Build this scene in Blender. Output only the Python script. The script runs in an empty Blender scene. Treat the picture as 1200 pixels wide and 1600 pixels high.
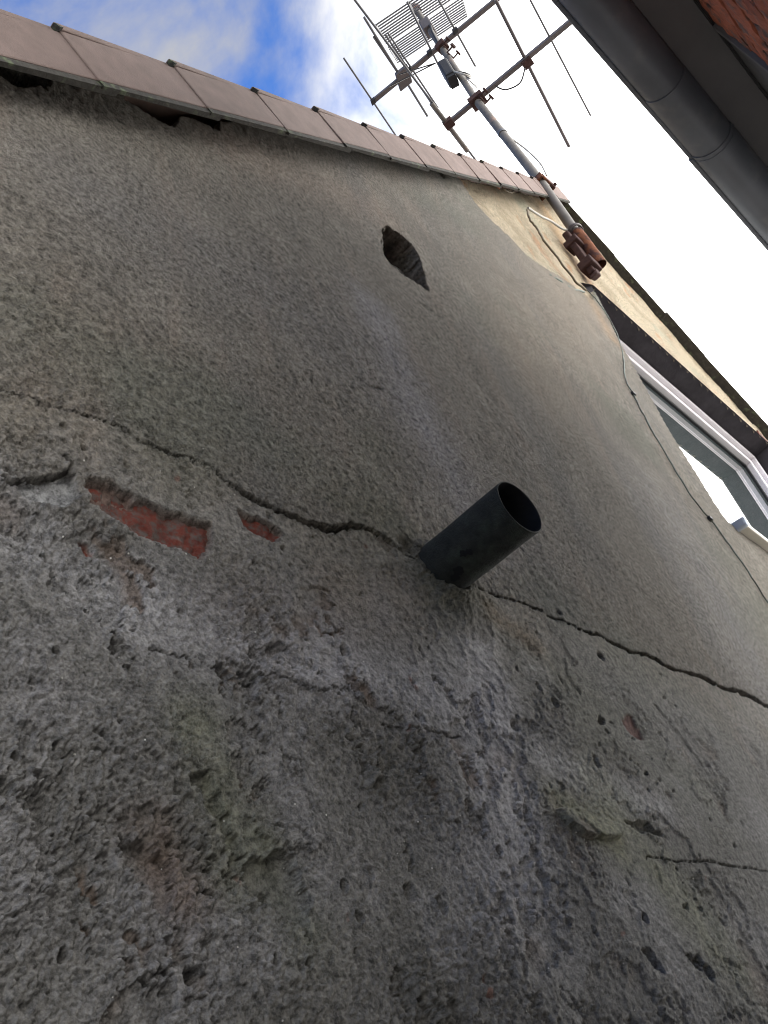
import bpy, math, random
import numpy as np

# ------------------------------------------------------------------ camera, sky, sun, exposure
scene = bpy.context.scene
EYE = (0.0, -0.55, 1.45)                 # the photographer stands 0.55 m from the wall (wall plane y = 0)
from mathutils import Matrix, Vector
cam_d = bpy.data.cameras.new('camera')
cam = bpy.data.objects.new('camera', cam_d)
scene.collection.objects.link(cam)
rot = Matrix(((0.7167785524, -0.3896819148, -0.5782529828),
              (-0.6738772709, -0.6002443841, -0.4308086619),
              (-0.1792147612, 0.6984659509, -0.6928400860)))
cam.matrix_world = Matrix.Translation(EYE) @ rot.to_4x4()
cam_d.sensor_fit = 'VERTICAL'
cam_d.sensor_height = 24.0
cam_d.sensor_width = 18.0
cam_d.lens = 24.0 * 1469.07 / 1600.0
cam_d.clip_start = 0.02
cam_d.clip_end = 500
scene.camera = cam
scene.render.resolution_x = 768
scene.render.resolution_y = 1024

scene.render.engine = 'CYCLES'
scene.cycles.filter_width = 1.0
scene.view_settings.view_transform = 'Standard'
scene.view_settings.look = 'None'
scene.view_settings.gamma = 1
scene.view_settings.use_curve_mapping = False
scene.view_settings.exposure = 1.42

SUN_DIR = Vector((0.72, 0.42, 0.55)).normalized()      # behind the gable, veiled by bright cloud
world = bpy.data.worlds.new('World')
scene.world = world
world.use_nodes = True
nt = world.node_tree
DLO, DHI = -0.30, 0.03
nt.nodes.clear()
def wn(t, **k):
    n = nt.nodes.new(t)
    for a, b in k.items(): setattr(n, a, b)
    return n
L = nt.links.new
out = wn('ShaderNodeOutputWorld')
bg = wn('ShaderNodeBackground'); bg.inputs['Strength'].default_value = 0.1
sky = wn('ShaderNodeTexSky', sky_type='NISHITA', sun_disc=False)
sky.sun_elevation = math.asin(SUN_DIR.z)
sky.sun_rotation = math.atan2(SUN_DIR.x, SUN_DIR.y)
sky.air_density = 1.0; sky.dust_density = 0.3; sky.ozone_density = 3.0
tc = wn('ShaderNodeTexCoord')
no1 = wn('ShaderNodeTexNoise'); no1.inputs['Scale'].default_value = 4.2; no1.inputs['Detail'].default_value = 7; no1.inputs['Roughness'].default_value = 0.55
no1.inputs['Distortion'].default_value = 0.4
L(tc.outputs['Generated'], no1.inputs['Vector'])
# cloud gets denser and brighter to the right and, as added fill light, behind the camera, away from the clear zenith
dt = wn('ShaderNodeVectorMath', operation='DOT_PRODUCT')
L(tc.outputs['Generated'], dt.inputs[0]); dt.inputs[1].default_value = Vector((0.62, -0.60, -0.35)).normalized()
mr = wn('ShaderNodeMapRange'); mr.inputs['From Min'].default_value = DLO; mr.inputs['From Max'].default_value = DHI
mr.inputs['To Min'].default_value = 0.0; mr.inputs['To Max'].default_value = 0.45
L(dt.outputs['Value'], mr.inputs['Value'])
ad = wn('ShaderNodeMath', operation='ADD'); L(no1.outputs['Fac'], ad.inputs[0]); L(mr.outputs['Result'], ad.inputs[1])
cov = wn('ShaderNodeMapRange', interpolation_type='SMOOTHSTEP'); cov.inputs['From Min'].default_value = 0.40; cov.inputs['From Max'].default_value = 0.66
L(ad.outputs[0], cov.inputs['Value'])
br = wn('ShaderNodeMapRange'); br.inputs['From Min'].default_value = DLO; br.inputs['From Max'].default_value = DHI+0.12
br.inputs['To Min'].default_value = 2.2; br.inputs['To Max'].default_value = 20.0
L(dt.outputs['Value'], br.inputs['Value'])
cc = wn('ShaderNodeMixRGB', blend_type='MULTIPLY'); cc.inputs[0].default_value = 1; cc.inputs[1].default_value = (1.0, 0.99, 0.97, 1)
L(br.outputs['Result'], cc.inputs[2])
sk = wn('ShaderNodeMixRGB', blend_type='MULTIPLY'); sk.inputs[0].default_value = 1; sk.inputs[2].default_value = (0.24, 0.53, 0.92, 1)
L(sky.outputs[0], sk.inputs[1])
mx = wn('ShaderNodeMixRGB'); L(cov.outputs['Result'], mx.inputs[0]); L(sk.outputs[0], mx.inputs[1]); L(cc.outputs[0], mx.inputs[2])
L(mx.outputs[0], bg.inputs['Color']); L(bg.outputs[0], out.inputs['Surface'])

sd = bpy.data.lights.new('sun', 'SUN'); sd.energy = 0.6; sd.angle = math.radians(12); sd.color = (1.0, 0.95, 0.87)
sun = bpy.data.objects.new('sun', sd); scene.collection.objects.link(sun)
sun.rotation_euler = SUN_DIR.to_track_quat('Z', 'Y').to_euler()

random.seed(7)
rng = np.random.default_rng(11)
COL = scene.collection

# ------------------------------------------------------------------ materials
def mat(name, color, rough=0.8, metal=0.0, spec=0.3, var=0.0, vscale=20.0, bump=0.0, bscale=80.0, second=None, sthr=(0.5, 0.6), sscale=8.0, stretch=None):
    m = bpy.data.materials.new(name); m.use_nodes = True
    t = m.node_tree; b = t.nodes['Principled BSDF']
    b.inputs['Roughness'].default_value = rough; b.inputs['Metallic'].default_value = metal
    b.inputs['Specular IOR Level'].default_value = spec
    geo = t.nodes.new('ShaderNodeNewGeometry'); src = geo.outputs['Position']
    if stretch:
        mp = t.nodes.new('ShaderNodeMapping'); mp.inputs['Scale'].default_value = stretch
        t.links.new(src, mp.inputs['Vector']); src = mp.outputs[0]
    def noise(s, d=6, r=0.6):
        n = t.nodes.new('ShaderNodeTexNoise'); n.inputs['Scale'].default_value = s
        n.inputs['Detail'].default_value = d; n.inputs['Roughness'].default_value = r
        t.links.new(src, n.inputs['Vector']); return n
    rgb = t.nodes.new('ShaderNodeRGB'); rgb.outputs[0].default_value = (*color, 1); cur = rgb.outputs[0]
    if second:
        n = noise(sscale); mrr = t.nodes.new('ShaderNodeMapRange'); mrr.interpolation_type = 'SMOOTHSTEP'
        mrr.inputs['From Min'].default_value = sthr[0]; mrr.inputs['From Max'].default_value = sthr[1]
        t.links.new(n.outputs['Fac'], mrr.inputs['Value'])
        mxx = t.nodes.new('ShaderNodeMixRGB'); t.links.new(mrr.outputs[0], mxx.inputs[0]); t.links.new(cur, mxx.inputs[1])
        mxx.inputs[2].default_value = (*second, 1); cur = mxx.outputs[0]
    if var:
        n = noise(vscale); mrr = t.nodes.new('ShaderNodeMapRange')
        mrr.inputs['From Min'].default_value = 0.25; mrr.inputs['From Max'].default_value = 0.75
        mrr.inputs['To Min'].default_value = 1 - var; mrr.inputs['To Max'].default_value = 1 + var
        t.links.new(n.outputs['Fac'], mrr.inputs['Value'])
        mxx = t.nodes.new('ShaderNodeMixRGB'); mxx.blend_type = 'MULTIPLY'; mxx.inputs[0].default_value = 1
        t.links.new(cur, mxx.inputs[1]); t.links.new(mrr.outputs[0], mxx.inputs[2]); cur = mxx.outputs[0]
    t.links.new(cur, b.inputs['Base Color'])
    if bump:
        n = noise(bscale, 5, 0.65); bp = t.nodes.new('ShaderNodeBump'); bp.inputs['Distance'].default_value = bump
        bp.inputs['Strength'].default_value = 1.0
        t.links.new(n.outputs['Fac'], bp.inputs['Height']); t.links.new(bp.outputs[0], b.inputs['Normal'])
    return m

def plaster_material():
    m = bpy.data.materials.new('weathered_render'); m.use_nodes = True
    t = m.node_tree; b = t.nodes['Principled BSDF']; b.inputs['Roughness'].default_value = 0.88; b.inputs['Specular IOR Level'].default_value = 0.25
    at = t.nodes.new('ShaderNodeAttribute'); at.attribute_name = 'Col'
    geo = t.nodes.new('ShaderNodeNewGeometry')
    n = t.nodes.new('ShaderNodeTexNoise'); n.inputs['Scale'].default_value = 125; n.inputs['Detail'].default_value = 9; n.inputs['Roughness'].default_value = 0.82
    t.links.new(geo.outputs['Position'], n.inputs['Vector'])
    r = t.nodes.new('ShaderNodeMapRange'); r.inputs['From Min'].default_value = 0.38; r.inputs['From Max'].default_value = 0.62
    r.inputs['To Min'].default_value = 0.34; r.inputs['To Max'].default_value = 1.66  # strong mottle in the colour stands in for light and shade on the grain
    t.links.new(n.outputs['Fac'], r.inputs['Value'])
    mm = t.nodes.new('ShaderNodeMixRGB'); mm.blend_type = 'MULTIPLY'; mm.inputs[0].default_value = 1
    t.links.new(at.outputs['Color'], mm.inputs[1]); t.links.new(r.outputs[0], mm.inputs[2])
    # pale sand grains in the mix, their glints painted as light specks
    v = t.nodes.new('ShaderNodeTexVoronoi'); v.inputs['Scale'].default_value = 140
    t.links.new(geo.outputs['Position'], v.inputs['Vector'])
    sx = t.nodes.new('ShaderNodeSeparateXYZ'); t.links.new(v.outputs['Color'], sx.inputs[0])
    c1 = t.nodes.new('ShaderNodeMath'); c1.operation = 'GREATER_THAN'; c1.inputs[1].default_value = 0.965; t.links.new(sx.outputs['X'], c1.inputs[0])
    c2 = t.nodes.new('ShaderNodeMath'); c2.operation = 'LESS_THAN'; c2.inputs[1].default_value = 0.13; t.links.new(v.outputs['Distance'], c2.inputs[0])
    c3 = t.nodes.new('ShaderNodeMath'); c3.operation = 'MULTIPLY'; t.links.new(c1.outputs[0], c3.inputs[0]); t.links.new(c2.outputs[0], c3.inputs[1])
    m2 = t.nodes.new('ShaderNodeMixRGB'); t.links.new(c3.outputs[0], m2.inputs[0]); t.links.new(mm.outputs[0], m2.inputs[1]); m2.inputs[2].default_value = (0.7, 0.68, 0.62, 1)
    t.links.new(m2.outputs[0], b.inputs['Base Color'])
    n2 = t.nodes.new('ShaderNodeTexNoise'); n2.inputs['Scale'].default_value = 420; n2.inputs['Detail'].default_value = 4; n2.inputs['Roughness'].default_value = 0.75
    t.links.new(geo.outputs['Position'], n2.inputs['Vector'])
    n4 = t.nodes.new('ShaderNodeTexNoise'); n4.inputs['Scale'].default_value = 135; n4.inputs['Detail'].default_value = 8; n4.inputs['Roughness'].default_value = 0.85
    t.links.new(geo.outputs['Position'], n4.inputs['Vector'])
    bp0 = t.nodes.new('ShaderNodeBump'); bp0.inputs['Distance'].default_value = 0.016; t.links.new(at.outputs['Alpha'], bp0.inputs['Strength'])
    t.links.new(n4.outputs['Fac'], bp0.inputs['Height'])
    bp = t.nodes.new('ShaderNodeBump'); bp.inputs['Distance'].default_value = 0.0025; bp.inputs['Strength'].default_value = 1.0
    t.links.new(bp0.outputs[0], bp.inputs['Normal'])
    t.links.new(n2.outputs['Fac'], bp.inputs['Height']); t.links.new(bp.outputs[0], b.inputs['Normal'])
    return m

M = {
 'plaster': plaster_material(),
 'tile': mat('brown_verge_tile', (0.205, 0.150, 0.130), 0.8, spec=0.2, var=0.18, vscale=22, bump=0.0008, bscale=300, second=(0.245, 0.182, 0.16), sthr=(0.4, 0.7), sscale=5),
 'tile_edge': mat('tile_edge_dark', (0.055, 0.05, 0.042), 0.9, var=0.4, vscale=60, bump=0.002, bscale=120, second=(0.10, 0.12, 0.07), sthr=(0.55, 0.7), sscale=30),  # dark edge colour with green mottling
 'roof': mat('roof_tile', (0.20, 0.13, 0.10), 0.7, var=0.2, vscale=8),
 'pipe': mat('dark_pipe_plastic', (0.022, 0.024, 0.022), 0.75, spec=0.25, var=0.5, vscale=70, bump=0.0016, bscale=300, second=(0.036, 0.044, 0.036), sthr=(0.5, 0.68), sscale=24),
 'pipe_dark': mat('pipe_black', (0.010, 0.010, 0.012), 0.7, spec=0.2, var=0.3),  # near-black, for the bore and the blotches
 'brick': mat('red_brick', (0.14, 0.034, 0.022), 0.85, var=0.35, vscale=60, bump=0.003, bscale=140, second=(0.10, 0.078, 0.068), sthr=(0.40, 0.66), sscale=110),
 'brick_opp': mat('old_red_brick', (0.42, 0.13, 0.075), 0.85, var=0.4, vscale=26, bump=0.005, bscale=110, second=(0.17, 0.10, 0.085), sthr=(0.5, 0.62), sscale=18),
 'mortar': mat('grey_mortar', (0.13, 0.12, 0.11), 0.95, var=0.3, vscale=40, bump=0.003, bscale=150),
 'zinc': mat('weathered_gutter', (0.135, 0.145, 0.17), 0.45, metal=0.2, spec=0.5, var=0.18, vscale=5, bump=0.0008, bscale=18, second=(0.21, 0.21, 0.215), sthr=(0.5, 0.75), sscale=7),
 'soffit': mat('dark_soffit_board', (0.13, 0.125, 0.13), 0.8, var=0.12, vscale=9, bump=0.0008, bscale=60),
 'cladding': mat('dark_cladding', (0.09, 0.09, 0.095), 0.75, var=0.25, vscale=9, bump=0.003, bscale=25),
 'pvc': mat('pale_window_plastic', (0.78, 0.74, 0.76), 0.4, spec=0.5, var=0.06, vscale=12),
 'gasket': mat('black_gasket', (0.02, 0.02, 0.022), 0.7),
 'sill': mat('pale_blue_sill', (0.50, 0.55, 0.64), 0.5, var=0.08),
 'sill_top': mat('cream_sill', (0.62, 0.58, 0.50), 0.5, var=0.08),
 'dark_room': mat('dark_room', (0.03, 0.035, 0.035), 0.9),
 'curtain': mat('grey_green_blind', (0.30, 0.38, 0.38), 0.8, var=0.1),
 'reveal': mat('dark_reveal', (0.05, 0.045, 0.05), 0.95, var=0.3, vscale=14, bump=0.002, bscale=60),  # dark colour for all inner faces of the window opening
 'mast': mat('galvanised_mast', (0.15, 0.135, 0.12), 0.6, metal=0.1, var=0.22, vscale=18, second=(0.26, 0.17, 0.13), sthr=(0.56, 0.7), sscale=7),
 'rod': mat('dull_aluminium', (0.14, 0.14, 0.145), 0.5, metal=0.2, var=0.12, vscale=12),
 'boom': mat('dull_boom', (0.13, 0.115, 0.115), 0.5, metal=0.3, var=0.2, vscale=12),
 'rust': mat('flaky_rust', (0.20, 0.075, 0.035), 0.9, var=0.45, vscale=45, bump=0.004, bscale=90, second=(0.07, 0.032, 0.028), sthr=(0.45, 0.6), sscale=20),
 'rust_dark': mat('dark_rust', (0.06, 0.03, 0.026), 0.9, var=0.4, vscale=50, bump=0.004, bscale=90),
 'black': mat('black_plastic', (0.03, 0.03, 0.032), 0.5),
 'white_cable': mat('white_cable', (0.40, 0.38, 0.34), 0.5),
 'green_cable': mat('verdigris_cable', (0.17, 0.20, 0.17), 0.7, var=0.3, vscale=30, second=(0.10, 0.10, 0.08), sthr=(0.5, 0.6), sscale=12),
 'brown_cable': mat('brown_cable', (0.16, 0.13, 0.09), 0.8),
 'ground': mat('alley_paving', (0.28, 0.27, 0.25), 0.9, var=0.3, vscale=3, bump=0.004, bscale=60),
 'render_opp': mat('opposite_masonry', (0.46, 0.44, 0.41), 0.9, var=0.25, vscale=6, bump=0.004, bscale=50),
}

# ------------------------------------------------------------------ mesh helpers
class MB:
    def __init__(s): s.v = []; s.f = []; s.sm = []
    def add(s, vs, fs, smooth=False):
        o = len(s.v); s.v += [tuple(map(float, p)) for p in vs]; s.f += [tuple(i + o for i in f) for f in fs]; s.sm += [smooth] * len(fs); return s
    def box(s, c, ax, ay, az):
        c, ax, ay, az = map(Vector, (c, ax, ay, az))
        vs = [c + ax * i + ay * j + az * k for i in (-1, 1) for j in (-1, 1) for k in (-1, 1)]
        return s.add(vs, [(0,1,3,2),(4,6,7,5),(0,4,5,1),(2,3,7,6),(0,2,6,4),(1,5,7,3)])
    def bx(s, x0, x1, y0, y1, z0, z1):
        return s.box(((x0+x1)/2, (y0+y1)/2, (z0+z1)/2), ((x1-x0)/2,0,0), (0,(y1-y0)/2,0), (0,0,(z1-z0)/2))
    def tube(s, pts, r, n=10, cap=True):
        pts = [Vector(p) for p in pts]; rr = r if isinstance(r, (list, tuple)) else [r] * len(pts)
        vs = []; fs = []; up = None
        for i, p in enumerate(pts):
            d = (pts[min(i+1, len(pts)-1)] - pts[max(i-1, 0)]).normalized()
            if up is None:
                up = Vector((0,0,1)) if abs(d.z) < 0.9 else Vector((1,0,0))
            a = (up - d * up.dot(d)).normalized(); up = a; b = d.cross(a)
            for k in range(n):
                t = 2 * math.pi * k / n; vs.append(p + (a * math.cos(t) + b * math.sin(t)) * rr[i])
        for i in range(len(pts)-1):
            for k in range(n):
                fs.append((i*n+k, i*n+(k+1)%n, (i+1)*n+(k+1)%n, (i+1)*n+k))
        s.add(vs, fs, True)
        if cap:
            s.add(vs[:n], [tuple(reversed(range(n)))]); s.add(vs[-n:], [tuple(range(n))])
        return s
    def build(s, name, material, parent=None, bevel=0.0, loc=None):
        me = bpy.data.meshes.new(name); me.from_pydata(s.v, [], s.f); me.update()
        for p, q in zip(me.polygons, s.sm): p.use_smooth = q
        if material: me.materials.append(material)
        o = bpy.data.objects.new(name, me); COL.objects.link(o)
        if parent: o.parent = parent; o.matrix_parent_inverse = Matrix.Translation(-origin(parent))
        if bevel:
            b = o.modifiers.new('bevel', 'BEVEL'); b.width = bevel; b.segments = 2; b.limit_method = 'ANGLE'
        return o
def origin(o):
    v = Vector(o.location); p = o.parent
    while p: v = v + Vector(p.location) if False else v; p = None
    return v if o.parent is None else Vector((0,0,0)) + ABS.get(o.name, Vector((0,0,0)))
ABS = {}
def thing(name, loc, label, cat, group=None):
    o = bpy.data.objects.new(name, None); COL.objects.link(o); o.location = loc; o.empty_display_size = 0.1
    o['label'] = label; o['category'] = cat
    if group: o['group'] = group
    return o
def tag(o, label, cat, group=None):
    o['label'] = label; o['category'] = cat
    if group: o['group'] = group
    return o
def sub(o_child, o_parent):
    return o_child
def structure(o): o['kind'] = 'structure'; return o
def smooth_path(pts, n=6, jit=0.0):
    pts = [Vector(p) for p in pts]; res = []
    for i in range(len(pts)-1):
        p0 = pts[max(i-1,0)]; p1 = pts[i]; p2 = pts[i+1]; p3 = pts[min(i+2, len(pts)-1)]
        for k in range(n):
            t = k / n
            q = 0.5*((2*p1) + (p2-p0)*t + (2*p0-5*p1+4*p2-p3)*t*t + (3*p1-p0-3*p2+p3)*t*t*t)
            res.append(q + Vector([random.uniform(-jit, jit) for _ in range(3)]))
    res.append(pts[-1]); return res
FE = {
  'crack_a': [(0.1703,2.1914),(0.206,2.1977),(0.2439,2.2035),(0.284,2.2125),(0.3121,2.2241),(0.3305,2.2276),(0.3456,2.2215),(0.3664,2.225),(0.3966,2.2303),(0.4217,2.2401),(0.4403,2.2391),(0.4599,2.2354),(0.4812,2.2271),(0.5083,2.2271),(0.5361,2.2271),(0.5604,2.23),(0.5959,2.2353),(0.6282,2.244),(0.6596,2.2676),(0.6778,2.275),(0.7076,2.2817),(0.7351,2.2751),(0.7788,2.2598)],
  'crack_b': [(0.8603,2.2576),(0.9283,2.2766),(0.9928,2.293),(1.0426,2.3022),(1.1074,2.3042),(1.1666,2.3053),(1.2367,2.3202),(1.2744,2.3215),(1.3329,2.3236),(1.3932,2.3394),(1.4433,2.3368),(1.5023,2.3439),(1.585,2.3631),(1.6677,2.3618),(1.7473,2.3811),(1.8175,2.3857),(1.8685,2.3816),(2.126,2.3706)],
  'crack_c': [(1.0951,1.9102),(1.1774,1.9194),(1.2537,1.9333),(1.3487,1.9411),(1.4565,1.9532),(1.7112,1.9831)],
  'crack_d': [(0.753,2.6506),(0.7811,2.6503),(0.822,2.6696),(0.8585,2.6657),(0.88,2.6607)],
  'crack_e': [(0.6277,1.9845),(0.6355,1.9791),(0.6478,1.9728),(0.6875,1.9793),(0.7515,1.9903),(0.7796,1.9944)],
  'crack_f': [(0.3633,1.9532),(0.376,1.9559),(0.3956,1.9563),(0.4404,1.9657),(0.4731,1.9665),(0.5123,1.9766),(0.5618,1.9822),(0.6029,1.9944),(0.6198,1.9898),(0.632,1.9757)],
  'crack_g': [(0.2186,2.0821),(0.2255,2.0814),(0.2407,2.0946),(0.2608,2.1093),(0.2787,2.1272),(0.2824,2.1419),(0.2729,2.1468)],
  'crack_h': [(1.0514,3.1625),(1.1477,3.1759),(1.2339,3.1758)],
  'crack_i': [(1.2983,4.2416),(1.4219,4.367),(1.5086,4.4276),(1.5176,4.3772)],
  'coat_edge': [(1.5358,4.6169),(1.6133,4.5692),(1.6764,4.5368),(1.7011,4.4361),(1.781,4.3774),(1.8836,4.3708),(1.9341,4.3221),(2.0712,4.3775),(2.2012,4.4429),(2.3766,4.5011),(2.464,4.5337)],
  'yellow_crack': [(1.8237,4.7177),(1.8957,4.7893),(1.9503,4.8211)],
  'yellow_crack2': [(1.9971,4.8695),(2.0583,4.8253),(2.1397,4.8259)],
  'pale_patch': [(0.2327,2.0857),(0.2832,2.1273),(0.2886,2.1003),(0.2753,2.0803),(0.2545,2.0726),(0.2395,2.076)],
  'brick_patch': [(0.2924,2.1267),(0.3183,2.1387),(0.3427,2.1388),(0.3716,2.1372),(0.4094,2.1399),(0.4414,2.148),(0.4425,2.1273),(0.4212,2.0962),(0.3855,2.0919),(0.3536,2.0881),(0.3196,2.0925),(0.3016,2.0993)],
  'brick_patch2': [(0.4781,2.1914),(0.4956,2.1911),(0.51,2.201),(0.5282,2.2008),(0.5431,2.1945),(0.5248,2.1728),(0.4974,2.1664),(0.4813,2.1695)],
  'brick_patch3': [(0.2962,2.0494),(0.3049,2.0523),(0.3104,2.0396),(0.3016,2.0413)],
  'red1': [(1.1946,2.1488),(1.2285,2.1617),(1.2341,2.1382),(1.2288,2.1199),(1.1893,2.1139)],
  'hole': [(1.0104,3.4315),(1.0505,3.4807),(1.0885,3.4928),(1.1145,3.4906),(1.1302,3.4675),(1.1327,3.4156),(1.1231,3.3471),(1.1115,3.2739),(1.0831,3.2702),(1.0506,3.2646),(1.011,3.2674),(0.9845,3.2724),(0.9884,3.3271)],
  'gap1': [(0.314,3.1043),(0.3396,3.1137),(0.3672,3.12),(0.3954,3.1264),(0.4113,3.1374),(0.4264,3.2033),(0.4674,3.2504),(0.4896,3.2614),(0.5168,3.2736),(0.5254,3.3355),(0.5499,3.3738),(0.5549,3.4402),(0.3311,3.2201)],
  'gap2': [(0.1143,2.8711),(0.1329,2.8689),(0.1577,2.8839),(0.1706,2.9233),(0.187,2.9297),(0.1902,2.9654),(0.1262,2.9301)],
  'gap3': [(1.0519,4.0403),(1.0828,4.0134),(1.1265,4.0941),(1.2007,4.1842),(1.2319,4.3091)],
  'gap4': [(1.3725,4.4036),(1.405,4.3915),(1.4911,4.4724),(1.5086,4.4276),(1.5714,4.5428),(1.5596,4.6086),(1.4784,4.5555)],
  'gap5': [(1.7926,4.9071),(1.8501,4.8894),(1.972,5.0073),(2.0907,5.1535),(2.2584,5.3506),(2.256,5.3991),(2.1157,5.3248)],
  'flap': [(0.9195,1.935),(0.9742,1.9499),(1.0223,1.9521),(1.0617,1.9432),(1.0454,1.926),(0.9999,1.9135),(0.9519,1.9087),(0.9315,1.9173)],
  'rec1': [(0.4482,1.7805),(0.4616,1.7897),(0.4818,1.7967),(0.4947,1.7942),(0.5005,1.7791),(0.5133,1.7629),(0.5067,1.7343),(0.4877,1.744),(0.4635,1.7504),(0.4496,1.7631)],
  'rec2': [(0.3353,1.7805),(0.3466,1.7808),(0.3581,1.786),(0.3704,1.7796),(0.3795,1.7731),(0.3859,1.7481),(0.3787,1.7379),(0.3596,1.7431),(0.3469,1.7533)],
  'rec3': [(0.2697,1.8005),(0.2774,1.8033),(0.2842,1.7944),(0.286,1.7761),(0.2769,1.7697),(0.2733,1.7849)],
  'rec4': [(0.2439,1.8085),(0.2518,1.8095),(0.2547,1.7993),(0.2502,1.7912),(0.2459,1.7902)],
  'rec5': [(0.404,1.8483),(0.4196,1.8523),(0.4307,1.8305),(0.4382,1.8075),(0.4553,1.7896),(0.4343,1.7961),(0.4176,1.8193),(0.4034,1.8352)],
  'rec6': [(0.9949,1.7799),(1.0178,1.7853),(1.0279,1.7753),(1.0298,1.763),(1.0077,1.7648)],
  'rec7': [(1.0978,1.7889),(1.1122,1.7891),(1.1224,1.7725),(1.1092,1.7741)],
  'rec8': [(0.4589,1.9723),(0.4778,1.977),(0.4823,1.9698),(0.4754,1.9531),(0.4644,1.9529),(0.4593,1.9603)],
  'rec9': [(0.4337,1.9704),(0.4445,1.9721),(0.4494,1.9618),(0.4416,1.952),(0.4351,1.9603)],
  'rec10': [(0.5988,1.9145),(0.6043,1.9125),(0.6093,1.9048),(0.6027,1.9017)],
  'rec11': [(0.4972,2.0129),(0.5141,2.021),(0.5242,2.0169),(0.5076,2.0013),(0.4979,1.9993)],
  'rec12': [(0.6226,1.9138),(0.6311,1.9132),(0.6349,1.9071),(0.6397,1.8986),(0.6322,1.8967),(0.6237,1.9043)],
  'rec13': [(1.0756,1.9585),(1.1335,1.9675),(1.1749,1.9596),(1.1048,1.9469)],
  'rec14': [(0.3919,1.6955),(0.4014,1.6981),(0.4063,1.6915),(0.3991,1.6826),(0.3926,1.6861)],
  'lump1': [(0.6085,1.9087),(0.6232,1.909),(0.6393,1.8971),(0.6251,1.8821),(0.6076,1.8866)],
  'lump2': [(0.4832,1.9923),(0.5139,1.9883),(0.6216,2.0185),(0.6385,1.9723),(0.6104,1.9674),(0.5436,1.9723),(0.4808,1.9692)],
  'pits': [(0.3315,1.9491,0.0051),(0.2791,1.9203,0.0034),(0.6081,2.0504,0.0075),(0.61,1.9984,0.0082),(0.7809,1.9061,0.0083),(0.9517,1.9739,0.0076),(1.7304,2.2646,0.0146),(0.3008,1.6965,0.0035),(0.3609,1.6879,0.0034),(0.3757,1.6963,0.0025),(0.4709,1.7604,0.0052),(0.4811,1.7917,0.0041),(0.4269,1.7702,0.003),(0.6722,1.784,0.0055),(0.5872,1.7989,0.0041),(0.5516,1.7822,0.0038),(0.5644,1.7572,0.0038),(1.5375,2.2025,0.0091),(1.4685,2.1459,0.0084),(1.2788,2.0469,0.0089),(0.2559,1.8238,0.0028),(0.2834,1.8375,0.0025),(0.2719,1.8117,0.0033),(0.4712,1.7135,0.0031),(0.502,1.7131,0.0032),(0.3746,1.7154,0.0026),(0.6862,1.9254,0.0042),(0.987,2.1358,0.0089),(1.0141,2.1186,0.0109),(1.3551,1.9917,0.0139),(1.0295,1.8223,0.0089),(0.8688,1.7965,0.006),(0.8198,1.806,0.0046),(0.7855,1.8579,0.0068),(0.8093,1.9295,0.005),(0.715,1.8478,0.0051),(1.1709,1.8793,0.0072),(1.1243,1.8677,0.0068),(1.1584,1.786,0.0084)],
  'cable': [(2.4245,4.552),(2.4728,4.5367),(2.4969,4.479),(2.494,4.3707),(2.4519,4.2239),(2.3522,4.0168),(2.2239,3.7937),(2.2116,3.7038),(2.1982,3.6266),(2.1806,3.4404),(2.1836,3.2963),(2.1922,3.1916),(2.2379,3.1381),(2.251,3.1192),(2.2768,3.0563),(2.3019,2.9825),(2.3132,2.8588),(2.3465,2.6778)],
  'cable2': [(2.2815,5.0678),(2.2244,4.914),(2.2472,4.8531),(2.2403,4.7495),(2.2788,4.699),(2.3059,4.6271),(2.345,4.5402),(2.4245,4.552)],
  'cable3': [(2.1889,4.9209),(2.3071,4.9898),(2.4189,5.0817),(2.552,5.1601),(2.7035,5.3282),(2.8745,5.5507)],
  'cable4': [(2.111,5.1848),(2.0751,4.9948),(2.1684,5.0673),(2.2313,5.1833),(2.2172,5.2326),(2.2129,5.2957)],
  'ropy': [(2.0734,4.3182),(2.1651,4.3624),(2.2736,4.4164),(2.4066,4.5291)],
  'shard': [(2.0132,5.0691),(2.0733,5.1376),(2.0746,5.038),(2.0118,4.8942),(1.9905,4.9005),(1.995,4.992)],
  'mastlow': [(2.598,5.6527),(2.6351,5.2747),(2.6439,5.1523)],
  'socket': [(2.6251,5.1904),(2.6933,4.9599)],
  'socket2': [(2.6141,5.1626),(2.6184,5.0342),(2.608,4.8849),(2.6826,4.8646)],
  'clay': [(2.6098,5.2452),(2.768,5.4296)],
  'misc_yel': [(2.962,6.0549),(2.5013,4.6233)],
}

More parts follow.
